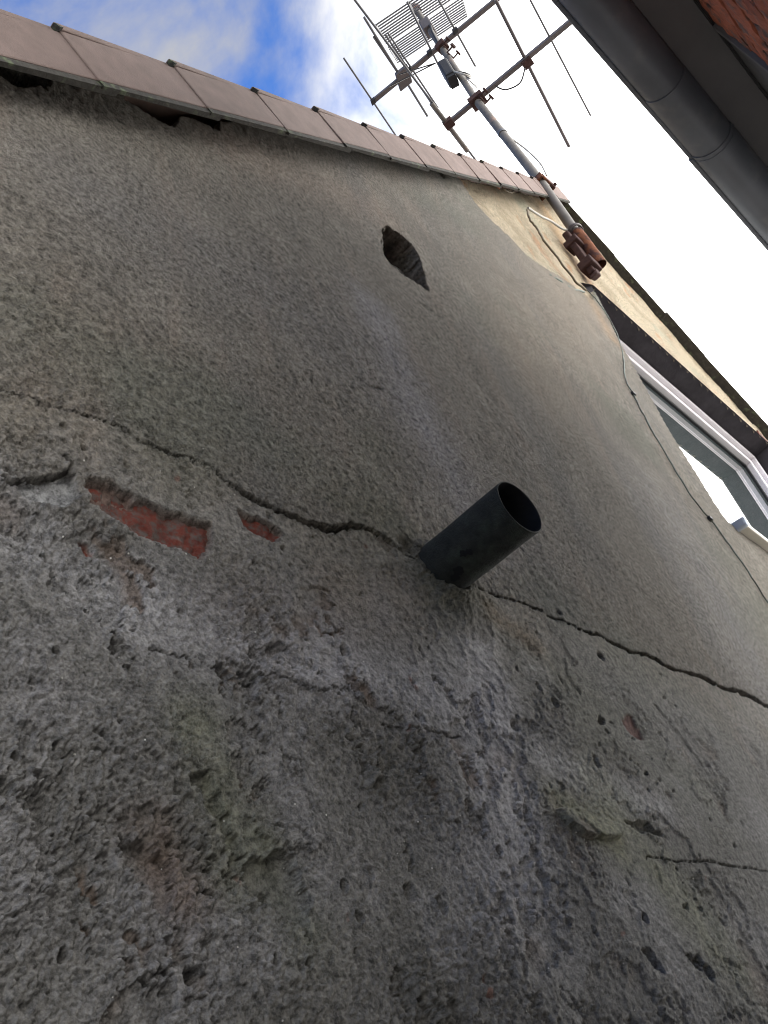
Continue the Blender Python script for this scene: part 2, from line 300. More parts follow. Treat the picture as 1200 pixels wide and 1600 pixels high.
# ------------------------------------------------------------------ noise (vectorised)
def hash2(ix, iy, seed):
    h = ix.astype(np.uint32) * np.uint32(374761393) + iy.astype(np.uint32) * np.uint32(668265263) + np.uint32((seed * 974634777) & 0xffffffff)
    h = (h ^ (h >> np.uint32(13))) * np.uint32(1274126177)
    return ((h ^ (h >> np.uint32(16))) & np.uint32(0xffffff))
GT = np.arange(256) * (2*np.pi/256); GC = np.cos(GT).astype(np.float32); GS = np.sin(GT).astype(np.float32)
def perlin(x, y, seed=0):
    x = np.asarray(x, np.float32); y = np.asarray(y, np.float32)
    ix = np.floor(x); iy = np.floor(y); fx = x - ix; fy = y - iy; ix = ix.astype(np.int32); iy = iy.astype(np.int32)
    u = fx*fx*fx*(fx*(fx*6-15)+10); v = fy*fy*fy*(fy*(fy*6-15)+10)
    hx = [(ix+d).astype(np.uint32) * np.uint32(374761393) for d in (0, 1)]
    hy = [(iy+d).astype(np.uint32) * np.uint32(668265263) + np.uint32((seed * 974634777) & 0xffffffff) for d in (0, 1)]
    def g(dx, dy):
        h = hx[dx] + hy[dy]; h = (h ^ (h >> np.uint32(13))) * np.uint32(1274126177); a = ((h ^ (h >> np.uint32(16))) >> np.uint32(8)) & np.uint32(255)
        return GC[a]*(fx-dx) + GS[a]*(fy-dy)
    a = g(0,0); b = g(1,0); c = g(0,1); d = g(1,1)
    a += (b-a)*u; c += (d-c)*u
    return (a + (c-a)*v) * np.float32(1.5)
def fbm(x, y, f, octv=3, seed=0, gain=0.5):
    s = 0; a = 1.0; n = 0
    for i in range(octv):
        s = s + a * perlin(x*f, y*f, seed+i*17); n += a; a *= gain; f *= 2.03
    return s / n
def worley(x, y, seed=0):
    ix = np.floor(x).astype(np.int32); iy = np.floor(y).astype(np.int32)
    d1 = np.full(x.shape, 9.0, np.float32); d2 = d1.copy(); idr = np.zeros(x.shape, np.float32)
    for dx in (-1,0,1):
        for dy in (-1,0,1):
            h = hash2(ix+dx, iy+dy, seed); h2 = hash2(ix+dx, iy+dy, seed+91)
            px = ix+dx + h.astype(np.float32)/16777216.0; py = iy+dy + h2.astype(np.float32)/16777216.0
            d = np.hypot(px-x, py-y).astype(np.float32)
            m = d < d1
            d2 = np.where(m, d1, np.minimum(d2, d)); idr = np.where(m, (h % np.uint32(1000)).astype(np.float32)/1000.0, idr); d1 = np.where(m, d, d1)
    return d1, d2, idr
def sstep(a, b, x):
    t = np.clip((x-a)/(b-a), 0, 1); return t*t*(3-2*t)
def line_dist(x, z, pts, reach):
    """distance to a polyline and the fraction along it, inside a box around the line"""
    P = np.array(pts); D = np.full(x.shape, 9.0, np.float32); T = np.zeros(x.shape, np.float32)
    S = np.full(x.shape, 0.0, np.float32)
    n = len(P)-1
    for i in range(n):
        a = P[i]; b = P[i+1]; lo = np.minimum(a, b)-reach; hi = np.maximum(a, b)+reach
        m = (x > lo[0]) & (x < hi[0]) & (z > lo[1]) & (z < hi[1])
        if not m.any(): continue
        xx = x[m]; zz = z[m]; d = b-a; t = np.clip(((xx-a[0])*d[0]+(zz-a[1])*d[1])/(d@d), 0, 1)
        ds = np.hypot(xx-a[0]-t*d[0], zz-a[1]-t*d[1]); sg = np.sign(d[0]*(zz-a[1])-d[1]*(xx-a[0]))
        k = ds < D[m]
        D[m] = np.where(k, ds, D[m]); T[m] = np.where(k, (i+t)/n, T[m]); S[m] = np.where(k, sg, S[m])
    return D, T, S
def inside(x, z, poly):
    r = np.zeros(x.shape, bool); n = len(poly)
    for i in range(n):
        x0, z0 = poly[i]; x1, z1 = poly[(i+1) % n]
        if z0 == z1: continue
        c = ((z0 > z) != (z1 > z)) & (x < (x1-x0)*(z-z0)/(z1-z0)+x0)
        r ^= c
    return r
def poly_sdf(x, z, poly, reach):
    """negative inside"""
    D, _, _ = line_dist(x, z, list(poly)+[poly[0]], reach)
    D = np.minimum(D, reach)
    return np.where(inside(x, z, poly), -D, D)

# ------------------------------------------------------------------ the gable wall: one deep relief, finer where it is near
VX, VZ = 0.188, 3.024                      # a tile corner on the verge
VD = np.array([0.672, 0.7405])             # direction of the left verge
VN = np.array([0.7405, -0.672])            # square to it, down into the wall
def verge(s, p): return (VX + VD[0]*s + VN[0]*p, VZ + VD[1]*s + VN[1]*p)
RIGHT_EDGE = [(2.965, 6.075), (3.361, 5.79), (3.684, 5.50), (3.909, 5.29), (4.366, 4.985), (5.6, 4.05)]
OPEN = [(2.585, 4.752), (2.54, 4.54), (2.47, 4.30), (2.437, 4.17), (2.415, 3.87), (2.402, 3.63), (2.41, 3.30), (2.43, 3.24), (4.17, 3.24), (4.17, 4.752)]

def graded(a, b, n, lo, hi, nl, nh):
    mid = np.linspace(a, b, n); left = a - (a-lo)*(np.linspace(1, 0, nl, endpoint=False)**1.6); right = b + (hi-b)*(np.linspace(0, 1, nh+1)[1:]**1.6)
    return np.concatenate([left, mid, right])
phi = np.radians(graded(5.0, 90.5, 1180, -58.0, 175.0, 60, 60))
theta = np.radians(graded(24.0, 85.2, 1010, 2.0, 86.6, 24, 12))
PH, TH = np.meshgrid(phi, theta, indexing='ij')
rho = 0.55 * np.tan(TH)
GX = (rho*np.cos(PH)); GZ = (EYE[2] + rho*np.sin(PH))
shape = GX.shape
x = GX.ravel().astype(np.float32); z = GZ.ravel().astype(np.float32)
dist = np.sqrt(x*x + (z-EYE[2])**2 + 0.55**2)
cell = 0.00115*dist*(dist/0.55)**0.6     # about the spacing of the mesh there
def fade(wl): return sstep(1.0, 3.2, wl/cell)   # octaves finer than the mesh are left to the bump

wx = x + 0.012*fbm(x, z, 14, 3, 5); wz = z + 0.012*fbm(x, z, 14, 3, 9)       # domain warps
rx = x + 0.004*fbm(x, z, 60, 3, 25); rz = z + 0.004*fbm(x, z, 60, 3, 29)

# chips: whole little cells shift together, which makes torn edges angular
_, _, ch1 = worley(x*85 + 0.5*fbm(x, z, 60, 2, 8), z*85, 211); _, _, ch2 = worley(x*190, z*190, 213); _, _, ch3 = worley(x*36 + 0.6*fbm(x, z, 30, 2, 8), z*36, 217)
CHIP = (ch1-0.5) + 0.5*(ch2-0.5); CHIP2 = (ch3-0.5) + 0.6*(ch2-0.5)

# which coat: the lower coat is coarse and blistered, the upper one finer
CR = FE['crack_a'] + FE['crack_b']
cxs = np.array([p[0] for p in CR]); czs = np.array([p[1] for p in CR]); o = np.argsort(cxs)
cz = np.interp(wx, cxs[o], czs[o], left=czs[o][0], right=czs[o][-1]+0.0)
cz = np.where(x > cxs.max(), czs[o][-1] + (x-cxs.max())*0.1, cz)
above = sstep(-0.0025, 0.0025, z-cz+0.005*fbm(x, z, 38, 4, 47, .65)+0.006*CHIP)
left_blend = sstep(0.05, 0.9, x)
lower = 1-sstep(-0.02, 0.05, z-cz)

h = np.zeros_like(x)
h += 0.008*fbm(x, z, 1.1, 2, 1) + 0.003*fbm(x, z, 4.5, 2, 2)               # trowel undulation
stepk = np.interp(x, [0.2, 0.40, 0.46, 0.60, 0.72, 0.80, 1.1, 1.6, 3], [.0, .0003, .0008, .0019, .0018, .001, .0005, .0012, .0012])
h += above*stepk                                                           # upper coat stands proud where it has sheared
# grain: rounded aggregate of several sizes
g1 = fbm(x, z, 60, 3, 31); g3 = perlin(x*330, z*330, 35); g4 = perlin(x*520, z*520, 36)
rough_patch = sstep(-0.2, 0.3, fbm(x, z, 4.5, 3, 40))
def pebbles(f, seed):
    w1, w2, wid = worley(rx*f, rz*f, seed)
    return np.clip(1-w1*w1*1.6, 0, 1)*(0.25+wid)
pb1 = pebbles(130, 3); pb2 = pebbles(240, 4)
deep = sstep(0.0, 0.22, cz-z + 0.08*fbm(x, z, 5, 2, 45))                    # roughness grows below the crack
g2 = perlin(x*210, z*210, 37)
g5 = fbm(x, z, 42, 2, 38)
h += above*(0.0016*g5*fade(1/42) + 0.0012*g1*fade(1/60) + 0.0024*pb2*fade(1/240) + 0.0013*g2*fade(1/210) + 0.0014*g3*fade(1/330) + 0.0010*g4*fade(1/520) + 0.0012*pb1*sstep(0.7, 1.0, pb1)*fade(1/130))
lowp = (0.08+0.85*rough_patch)*(0.45+0.55*deep)*(1-0.45*sstep(0.62, 0.95, x))
h += (1-above)*(0.0013*g1*lowp + 0.0036*pb1*lowp*fade(1/130) + 0.0030*pb2*(0.35+0.65*rough_patch)*fade(1/240) + 0.0008*g2*(0.5+0.5*rough_patch)*fade(1/210) + 0.0014*g3*fade(1/330) + 0.0009*g4*fade(1/520))
# ridged folds of old render
rid = 1-np.abs(fbm(wx, wz, 11, 3, 61))*3.2
h += (1-0.6*sstep(0.9, 1.3, x))*lower*0.0018*np.maximum(0, rid)**3*sstep(0.0, 0.3, fbm(x, z, 3.1, 2, 64)+0.1)
# scaled-off skins: terraces with crisp torn edges
def skin(f, seed, thr, depth, edge, mask):
    s = fbm(wx, wz*0.85, f, 5, seed, 0.58)
    k = sstep(thr-edge, thr+edge, s + 0.07*CHIP + 0.05*CHIP2)*mask
    return depth*k, k
lm = (1-above)*(0.35+0.65*deep)*(1-0.6*sstep(0.65, 0.95, x))
d1, k1 = skin(5.2, 70, 0.20, -0.0050, 0.008, lm); h += d1
d2, k2 = skin(9.5, 77, 0.24, -0.0042, 0.010, lm); h += d2
d3, k3 = skin(7.0, 84, 0.27, 0.0036, 0.008, lm*(z < 2.2)); h += d3
d4, k4 = skin(3.4, 91, 0.40, -0.0008, 0.04, above*(dist > 1.6)*(z < 5)); h += d4
scal = np.clip(k1+k2, 0, 1)

# random pinholes and pits (blown aggregate)
qx_ = wx + 0.008*fbm(x, z, 55, 3, 111, .6); qz_ = wz + 0.008*fbm(x, z, 55, 3, 112, .6)
w1, w2, wid = worley(qx_*15, qz_*15, 101)
r0 = 0.05+0.11*wid
h -= np.where(wid > 0.92, 0.009*sstep(1.0, 0.35, w1/r0), 0)*lower
w1, w2, wid = worley(qx_*34+3, qz_*34, 131)
h -= np.where(wid > 0.91, 0.005*sstep(1.0, 0.35, w1/(0.06+0.10*wid)), 0)*lower*fade(0.008)
for px_, pz_, pr in FE['pits']:
    if px_ > 1.1: continue
    if px_ > 0.7: pr *= 0.6
    m = (np.abs(x-px_) < 0.06) & (np.abs(z-pz_) < 0.06)
    d = np.hypot(rx[m]-px_, (rz[m]-pz_)*0.8)/(min(pr, 0.0065)*1.05)
    h[m] += -0.013*sstep(1.15, 0.6, d) + 0.0016*np.exp(-((d-1.3)/0.3)**2)

painted_ao = np.zeros_like(x)
# cracks
NJ1 = fbm(x, z, 34, 5, 201, 0.72); NJ2 = fbm(x, z, 34, 5, 203, 0.72); NJ3 = fbm(x, z, 22, 2, 207) + 0.5*CHIP2; NJ1 = NJ1*0.6 + 0.55*CHIP; NJ2 = NJ2*0.6 + 0.55*CHIP2
NS1 = fbm(x, z, 7, 4, 531, .6); NS2 = 0.55+0.6*np.clip(fbm(x*1.5, z, 22, 4, 533, .65)+0.5, 0, 1.2)
def crack(key, w0, depth, jitter=0.004, prof=None, lip=0.0):
    global h, painted_ao
    bb = np.array(FE[key]); lo = bb.min(0)-0.1; hi = bb.max(0)+0.1
    bm = (x > lo[0]) & (x < hi[0]) & (z > lo[1]) & (z < hi[1])
    X = x[bm]; Z = z[bm]
    D, T, S = line_dist(X + jitter*NJ1[bm], Z + jitter*NJ2[bm], FE[key], 0.08)
    w = w0*(0.55+0.9*np.clip(0.5+0.9*NJ3[bm], 0, 1.4))
    if prof is not None: w = w*np.interp(T, *prof)
    w = np.maximum(w, 1e-5)
    h[bm] -= depth*sstep(1.0, 0.55, D/w)*(w > 2e-4)
    if lip is not None and prof is not None: h[bm] += lip*np.interp(T, *prof)*np.exp(-(D/0.03)**2)*(S > 0)
    painted_ao[bm] = np.maximum(painted_ao[bm], np.exp(-(D/(w*1.2+0.002))**2)*0.35)  # occlusion shade along the crack, put into the wall colour
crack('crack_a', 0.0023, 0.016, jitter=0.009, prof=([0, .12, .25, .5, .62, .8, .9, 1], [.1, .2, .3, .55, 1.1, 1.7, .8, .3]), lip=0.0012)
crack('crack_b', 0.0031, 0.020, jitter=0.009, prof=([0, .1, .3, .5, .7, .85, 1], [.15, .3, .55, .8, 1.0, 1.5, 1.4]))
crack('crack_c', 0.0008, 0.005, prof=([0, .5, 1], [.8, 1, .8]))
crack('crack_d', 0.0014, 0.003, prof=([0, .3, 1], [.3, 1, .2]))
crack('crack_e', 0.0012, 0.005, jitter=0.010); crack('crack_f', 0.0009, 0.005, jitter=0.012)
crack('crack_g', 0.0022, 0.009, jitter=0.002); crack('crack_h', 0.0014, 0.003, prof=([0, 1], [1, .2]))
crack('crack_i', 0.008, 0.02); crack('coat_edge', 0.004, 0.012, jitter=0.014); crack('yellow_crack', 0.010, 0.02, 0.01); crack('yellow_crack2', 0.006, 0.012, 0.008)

# upper-right: the grey coat ends in a thin broken edge, an older cream coat shows behind
CE = FE['coat_edge']; top_y = [(1.30, 4.40), (1.50, 4.66)] + CE[1:] + [(2.52, 4.60), (2.60, 4.76), (4.3, 4.76), (6.5, 3.9), (6.5, 7), (1.2, 7)]
ys = poly_sdf(x + 0.02*fbm(x, z, 7, 4, 301, .6), z + 0.02*fbm(x, z, 7, 4, 303, .6), top_y, 0.5)
ys = np.where(z > 3.8, ys, 0.5)
cream = sstep(0.006, -0.006, ys)
h = h*(1-0.75*cream) - 0.024*cream
h += cream*(0.010*fbm(x, z, 6, 3, 305) + 0.003*fbm(x, z, 40, 3, 306))

# named losses
def loss(key, depth, warp=1.0, edge=0.0015, floor=0.0, rim=0.0):
    global h
    bx_ = np.array(FE[key]); lo = bx_.min(0)-0.12; hi = bx_.max(0)+0.12
    m = (x > lo[0]) & (x < hi[0]) & (z > lo[1]) & (z < hi[1])
    X = x[m] + warp*(0.003*CHIP[m]+0.004*fbm(x[m], z[m], 55, 4, 401, .6)+0.006*fbm(x[m], z[m], 16, 2, 404)); Z = z[m] + warp*(0.003*CHIP2[m]+0.004*fbm(x[m], z[m], 55, 4, 402, .6)+0.006*fbm(x[m], z[m], 16, 2, 405))
    s = poly_sdf(X, Z, FE[key], 0.1)
    k = sstep(edge, -edge, s)
    hm = h[m]; hm = hm*(1-k*floor) - depth*k + rim*np.exp(-(s/0.004)**2)
    h[m] = hm
    K = np.zeros_like(x); K[m] = k; return K
kp = loss('pale_patch', 0.006, 0.5, floor=0.9)
kb = loss('brick_patch', 0.0108, 1.2, edge=0.004, floor=0.2, rim=0.0015)
kb2 = loss('brick_patch2', 0.0118, 1.2, edge=0.003, floor=0.2, rim=0.002)
kb3 = loss('brick_patch3', 0.010, 0.5, floor=0.5)
kr1 = loss('red1', 0.004, 2.5, edge=0.004, floor=0.4)
for k in ('rec1','rec2'): loss(k, 0.0085, 1.8, floor=0.6, rim=0.0015)
for k in ('rec3','rec4','rec5','rec6','rec7','rec8','rec11','rec13'): loss(k, 0.0085, 1.2, floor=0.2)
for k in ('rec9','rec10','rec12','rec14'): loss(k, 0.016, 0.8)
loss('lump1', -0.006, 0.6, edge=0.004); loss('lump2', -0.0045, 1.2, edge=0.01)
for k in ('gap1','gap2','gap3','gap4','gap5'):
    FE[k] = [(a+0.010, b-0.012) for a, b in FE[k]]
    loss(k, 0.20, 1.2, edge=0.003)
# lifted flap: swells towards its lower torn edge
fl = np.array(FE['flap']); m = (x > 0.86) & (x < 1.12) & (z > 1.86) & (z < 2.02)
X = x[m] + 0.006*fbm(x[m], z[m], 40, 4, 411, .6); Z = z[m] + 0.005*fbm(x[m], z[m], 40, 4, 412, .6)
s = poly_sdf(X, Z, FE['flap'], 0.1); lowd = np.clip((1.962-Z)/0.05, 0, 1)
h[m] += 0.011*lowd*sstep(0.0025, -0.0015, s)
# mound of mortar packed round the pipe, broken at its left and below
PX, PZ = 0.831, 2.272
dx_ = x-PX; dz_ = z-PZ; pr = np.hypot(dx_ + 0.012*CHIP2 + 0.010*fbm(x, z, 18, 3, 421), dz_ + 0.010*fbm(x, z, 18, 3, 422))
h += 0.014*sstep(0.12, 0.045, pr)*(0.55+0.8*np.clip(fbm(x, z, 24, 4, 425, .6)+0.4, 0, 1))*sstep(0.06, -0.10, dz_ - 0.25*dx_)
h += (0.003*np.maximum(0, fbm(wx, wz, 26, 5, 430, .65))+0.0035*np.abs(fbm(wx, wz, 60, 4, 433, .65)))*sstep(0.19, 0.06, pr)*sstep(0.05, -0.03, dz_-0.35*dx_)
h -= 0.012*sstep(0.030, 0.0, np.hypot(dx_+0.055, dz_-0.012)+0.012*fbm(x, z, 50, 3, 436))
# squeezed-out mortar collar, crumbled away in places
pa = np.arctan2(dz_, dx_); rr_ = np.hypot(dx_, dz_) + 0.005*CHIP2 + 0.004*fbm(x, z, 70, 3, 441)
h += 0.011*np.exp(-((rr_-0.047)/0.009)**2)*np.clip(0.55 - 0.6*np.sin(pa-0.5) + 0.8*CHIP2, 0, 1)
# hole through the render near the top
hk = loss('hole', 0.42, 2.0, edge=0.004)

# ---- colour of the coats (stains, lime bloom, algae as they sit on the wall; shade painted in cracks and hole)
def c(*a): return np.array(a, dtype=np.float32)
n_lo = fbm(x, z, 2.3, 4, 501); n_mid = fbm(x, z, 9, 4, 503); st = fbm(x*5.0, z*0.9, 1.0, 4, 505); st2 = fbm(x*14.0, z*2.0, 1.0, 4, 507)
def mixc(A, B, k): return A + (B-A)*np.clip(k, 0, 1)[:, None]
col_low = mixc(np.tile(c(.185, .184, .178), (len(x), 1)), c(.245, .245, .25), sstep(-0.15, 0.5, n_mid)*0.8)
col_low = mixc(col_low, c(.16, .157, .142), sstep(0.05, 0.5, n_lo))
col_low = mixc(col_low, c(.32, .32, .325), sstep(0.22, 0.5, fbm(wx, wz, 6.5, 5, 511, .6))*0.55)
col_up = mixc(np.tile(c(.205, .190, .158), (len(x), 1)), c(.265, .245, .205), sstep(-0.2, 0.5, n_mid)*0.7)
col_up = mixc(col_up, c(.165, .162, .148), sstep(-0.05, 0.5, st)*0.6)
col_up = mixc(col_up, c(.30, .25, .20), sstep(0.05, 0.5, st2)*0.4)
col_up = mixc(col_up, c(.17, .175, .14), sstep(0.1, 0.45, fbm(x, z, 1.6, 3, 521))*0.7)
col = mixc(col_low, col_up, sstep(-0.22, 0.04, z-cz + 0.08*fbm(x, z, 8, 3, 515))*0.85+0.15*above)
# lime bloom running down either side of the pipe
def streak(x0, z0, x1, z1, w, a, tint):
    global col
    pd = 2.5*w+0.05
    bm = (x > min(x0, x1)-pd) & (x < max(x0, x1)+pd) & (z > min(z0, z1)-pd) & (z < max(z0, z1)+pd)
    X = x[bm]; Z = z[bm]
    d = np.array([x1-x0, z1-z0]); t = np.clip(((X-x0)*d[0]+(Z-z0)*d[1])/(d@d+1e-9), 0, 1)
    ds = np.hypot(X-x0-t*d[0], Z-z0-t*d[1]) + min(0.05, 0.8*w)*NS1[bm]
    k = np.exp(-(ds/w)**2)*a*NS2[bm]*0.95
    col[bm] = mixc(col[bm], tint, k)
streak(0.86, 2.95, 0.96, 2.45, 0.07, 0.55, c(.36, .36, .39))
streak(0.87, 2.18, 0.84, 1.93, 0.050, 0.85, c(.39, .39, .41))
streak(0.82, 1.98, 0.80, 1.80, 0.06, 0.7, c(.40, .40, .42))
streak(0.93, 2.00, 1.20, 2.00, 0.035, 0.8, c(.42, .42, .43))
streak(0.50, 1.99, 0.86, 2.07, 0.045, 0.55, c(.38, .38, .41))
streak(0.34, 1.99, 0.60, 2.03, 0.05, 0.6, c(.38, .38, .395))
streak(0.22, 2.05, 0.34, 1.99, 0.04, 0.65, c(.38, .385, .40))
streak(1.9, 3.0, 1.9, 2.3, 0.20, 0.45, c(.34, .34, .34))
streak(0.72, 2.32, 0.76, 2.5, 0.05, 0.35, c(.14, .15, .10))
streak(0.65, 2.3, 0.78, 2.33, 0.03, 0.5, c(.13, .13, .09))
streak(1.05, 1.97, 1.2, 1.80, 0.06, 0.5, c(.23, .245, .15))
streak(0.93, 1.95, 1.04, 1.93, 0.03, 0.6, c(.24, .25, .15))
streak(1.05, 2.17, 1.35, 2.05, 0.07, 0.3, c(.21, .225, .165))
streak(0.41, 1.90, 0.44, 1.78, 0.03, 0.5, c(.17, .185, .115))
streak(0.47, 1.80, 0.50, 1.74, 0.03, 0.45, c(.17, .185, .115))
streak(0.92, 2.24, 1.02, 2.22, 0.02, 0.5, c(.26, .19, .12))
streak(0.62, 2.15, 0.74, 2.20, 0.04, 0.3, c(.20, .15, .12))
streak(0.46, 2.05, 0.70, 2.12, 0.05, 0.25, c(.17, .135, .12))
streak(0.37, 1.79, 0.39, 1.75, 0.022, 0.5, c(.22, .15, .115))
streak(0.52, 3.20, 1.05, 3.55, 0.08, 0.30, c(.34, .25, .19))
streak(1.5, 3.3, 2.2, 4.3, 0.22, 0.35, c(.36, .30, .22))
streak(0.30, 2.7, 0.75, 2.75, 0.16, 0.30, c(.20, .20, .21))
col = mixc(col, c(.15, .148, .138), scal*0.25)
col = mixc(col, c(.19, .135, .10), scal*sstep(0.05, 0.4, fbm(x, z, 9, 2, 541))*0.6)
col = mixc(col, c(.25, .09, .055), sstep(0.50, 0.62, fbm(wx, wz, 19, 4, 545, .6))*lower*0.5)
col = mixc(col, c(.045, .045, .042), painted_ao)
col = mixc(col, c(.33, .34, .35), kp)
col = mixc(col, c(.15, .075, .055), (kb+kb2)*0.6)
col = mixc(col, c(.30, .10, .06), kb3); col = mixc(col, c(.16, .07, .06), kr1*0.8)
# dark patch round and below the base of the pipe
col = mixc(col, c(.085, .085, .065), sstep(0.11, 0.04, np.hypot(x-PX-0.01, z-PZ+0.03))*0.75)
cr_c = mixc(np.tile(c(.44, .38, .265), (len(x), 1)), c(.34, .285, .19), sstep(-0.1, 0.45, fbm(x, z, 5, 4, 551)))
cr_c = mixc(cr_c, c(.33, .33, .24), sstep(0.1, 0.5, fbm(x, z, 2.4, 3, 555))*0.7)
cr_c = mixc(cr_c, c(.42, .22, .11), sstep(0.25, 0.5, fbm(x*2.5, z*0.8, 4, 4, 557))*0.7)
def cs(x0, z0, x1, z1, w, a, tint):
    global cr_c
    d = np.array([x1-x0, z1-z0]); t = np.clip(((x-x0)*d[0]+(z-z0)*d[1])/(d@d), 0, 1)
    ds = np.hypot(x-x0-t*d[0], z-z0-t*d[1]) + 0.02*fbm(x, z, 12, 3, 561)
    cr_c = mixc(cr_c, tint, np.exp(-(ds/w)**2)*a)
cs(2.70, 5.65, 2.62, 4.95, 0.07, 0.6, c(.38, .23, .10)); cs(2.70, 4.9, 2.72, 4.78, 0.08, 0.6, c(.45, .24, .12))
cs(2.25, 4.75, 2.35, 4.45, 0.04, 0.5, c(.36, .20, .11)); cs(2.4, 4.5, 2.45, 4.2, 0.05, 0.0, c(.3, .2, .1))
col = mixc(col, np.array([0,0,0.]), 0*x) if False else col
col = col + (cr_c-col)*cream[:, None]
streak(2.42, 4.50, 2.38, 4.15, 0.05, 0.55, c(.40, .27, .15))
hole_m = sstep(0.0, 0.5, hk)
col = mixc(col, c(.085, .085, .10), hole_m*0.95)  # hole interior painted dark, its shade put into the colour

# ---- build the mesh
nphi, nth = shape
V = np.empty((len(x), 3), np.float32); V[:, 0] = x; V[:, 1] = -h; V[:, 2] = z
idx = np.arange(nphi*nth, dtype=np.int32).reshape(shape)
Q = np.stack([idx[:-1, :-1], idx[1:, :-1], idx[1:, 1:], idx[:-1, 1:]], -1).reshape(-1, 4)
qx = x[Q].mean(1); qz = z[Q].mean(1)
s_al = (qx-VX)*VD[0] + (qz-VZ)*VD[1]; pp = (qx-VX)*VN[0] + (qz-VZ)*VN[1]
rex = np.array([p[0] for p in RIGHT_EDGE]); rez = np.array([p[1] for p in RIGHT_EDGE])
keep = (pp > 0.03) & (qz < np.interp(qx, rex, rez, left=99)) & (qz > 0.0) & (qx > -0.75) & (qx < 5.6)
keep &= ~inside(qx, qz, OPEN)
Q = Q[keep]
Q = Q[:, ::-1] if False else Q
used = np.zeros(len(x), bool); used[Q.ravel()] = True
remap = np.cumsum(used)-1; V = V[used]; Cc = col[used]; Q = remap[Q].astype(np.int32)
me = bpy.data.meshes.new('wall')
me.vertices.add(len(V)); me.vertices.foreach_set('co', V.ravel())
me.loops.add(len(Q)*4); me.loops.foreach_set('vertex_index', Q.ravel())
me.polygons.add(len(Q)); me.polygons.foreach_set('loop_start', np.arange(0, len(Q)*4, 4, dtype=np.int32))
me.polygons.foreach_set('loop_total', np.full(len(Q), 4, np.int32))
me.update(calc_edges=True)
me.polygons.foreach_set('use_smooth', np.ones(len(Q), bool))
at = me.color_attributes.new('Col', 'FLOAT_COLOR', 'POINT')
rgba = np.ones((len(V), 4), np.float32); bs = np.clip(0.38 + 0.45*above + 0.25*sstep(1.2, 2.6, dist), 0, 1); rgba[:, 3] = bs[used]; Cc *= np.stack([0.73+0.27*above[used], 0.725+0.275*above[used], 0.69+0.31*above[used]], -1); rgba[:, :3] = np.clip(Cc*np.array([1.36, 1.32, 1.33], np.float32), 0.01, 0.8); at.data.foreach_set('color', rgba.ravel())
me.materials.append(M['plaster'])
print('wall quads', len(Q))

house = thing('gable_house', (0, 0, 0), 'old grey rendered gable house with cracked plaster, brown verge tiles and a window', 'house')
wall = bpy.data.objects.new('wall', me); COL.objects.link(wall); wall.parent = house

def rough_brick(name, x0, x1, z0, z1, yface, depth, parent, seed, amp=0.003, m=None, sgn=-1, res=0.006):
    """a brick with an uneven worn face; the face looks towards sgn*y"""
    r = np.random.default_rng(seed); nx = max(3, int((x1-x0)/res)); nz = max(3, int((z1-z0)/res))
    xs = np.linspace(x0, x1, nx); zs = np.linspace(z0, z1, nz); XX, ZZ = np.meshgrid(xs, zs, indexing='ij')
    f = fbm(XX.ravel(), ZZ.ravel(), 45, 4, seed, .6)
    edge = np.minimum(np.minimum(XX-x0, x1-XX), np.minimum(ZZ-z0, z1-ZZ)).ravel()
    yy = yface + sgn*(amp*f*2 - 0.004*np.exp(-edge/0.004))
    mb = MB(); vs = list(zip(XX.ravel(), yy, ZZ.ravel())); fs = []
    for i in range(nx-1):
        for j in range(nz-1):
            a = i*nz+j; fs.append((a, a+nz, a+nz+1, a+1))
    mb.add(vs, fs, True)
    yb = yface - sgn*depth
    ring = [i*nz for i in range(nx)] + [(nx-1)*nz+j for j in range(1, nz)] + [i*nz+nz-1 for i in range(nx-2, -1, -1)] + [j for j in range(nz-2, 0, -1)]
    vs2 = [vs[i] for i in ring] + [(vs[i][0], yb, vs[i][2]) for i in ring]; n = len(ring)
    mb.add(vs2, [(k, (k+1) % n, n+(k+1) % n, n+k) for k in range(n)])
    return mb.build(name, m or M['brick'], parent)
b0 = rough_brick('brick', 0.285, 0.447, 2.088, 2.150, 0.0062, 0.05, wall, 5, 0.0034, res=0.0022)
b0['label'] = 'long red brick laid bare where the render has fallen off'
b0 = rough_brick('brick', 0.474, 0.55, 2.160, 2.208, 0.0078, 0.05, wall, 8, 0.003, res=0.0022)
b0 = rough_brick('brick', 0.292, 0.316, 2.034, 2.056, 0.0080, 0.05, wall, 12, 0.002, res=0.0022)
# masonry seen inside the hole
for i, (a, b_, c_, d_) in enumerate([(1.085, 1.16, 3.30, 3.37), (1.09, 1.16, 3.38, 3.45), (1.075, 1.15, 3.22, 3.29)]):
    rough_brick('stone', a, b_, c_, d_, 0.045+0.01*i, 0.1, wall, 30+i, 0.005, m=M['mortar'], res=0.01)

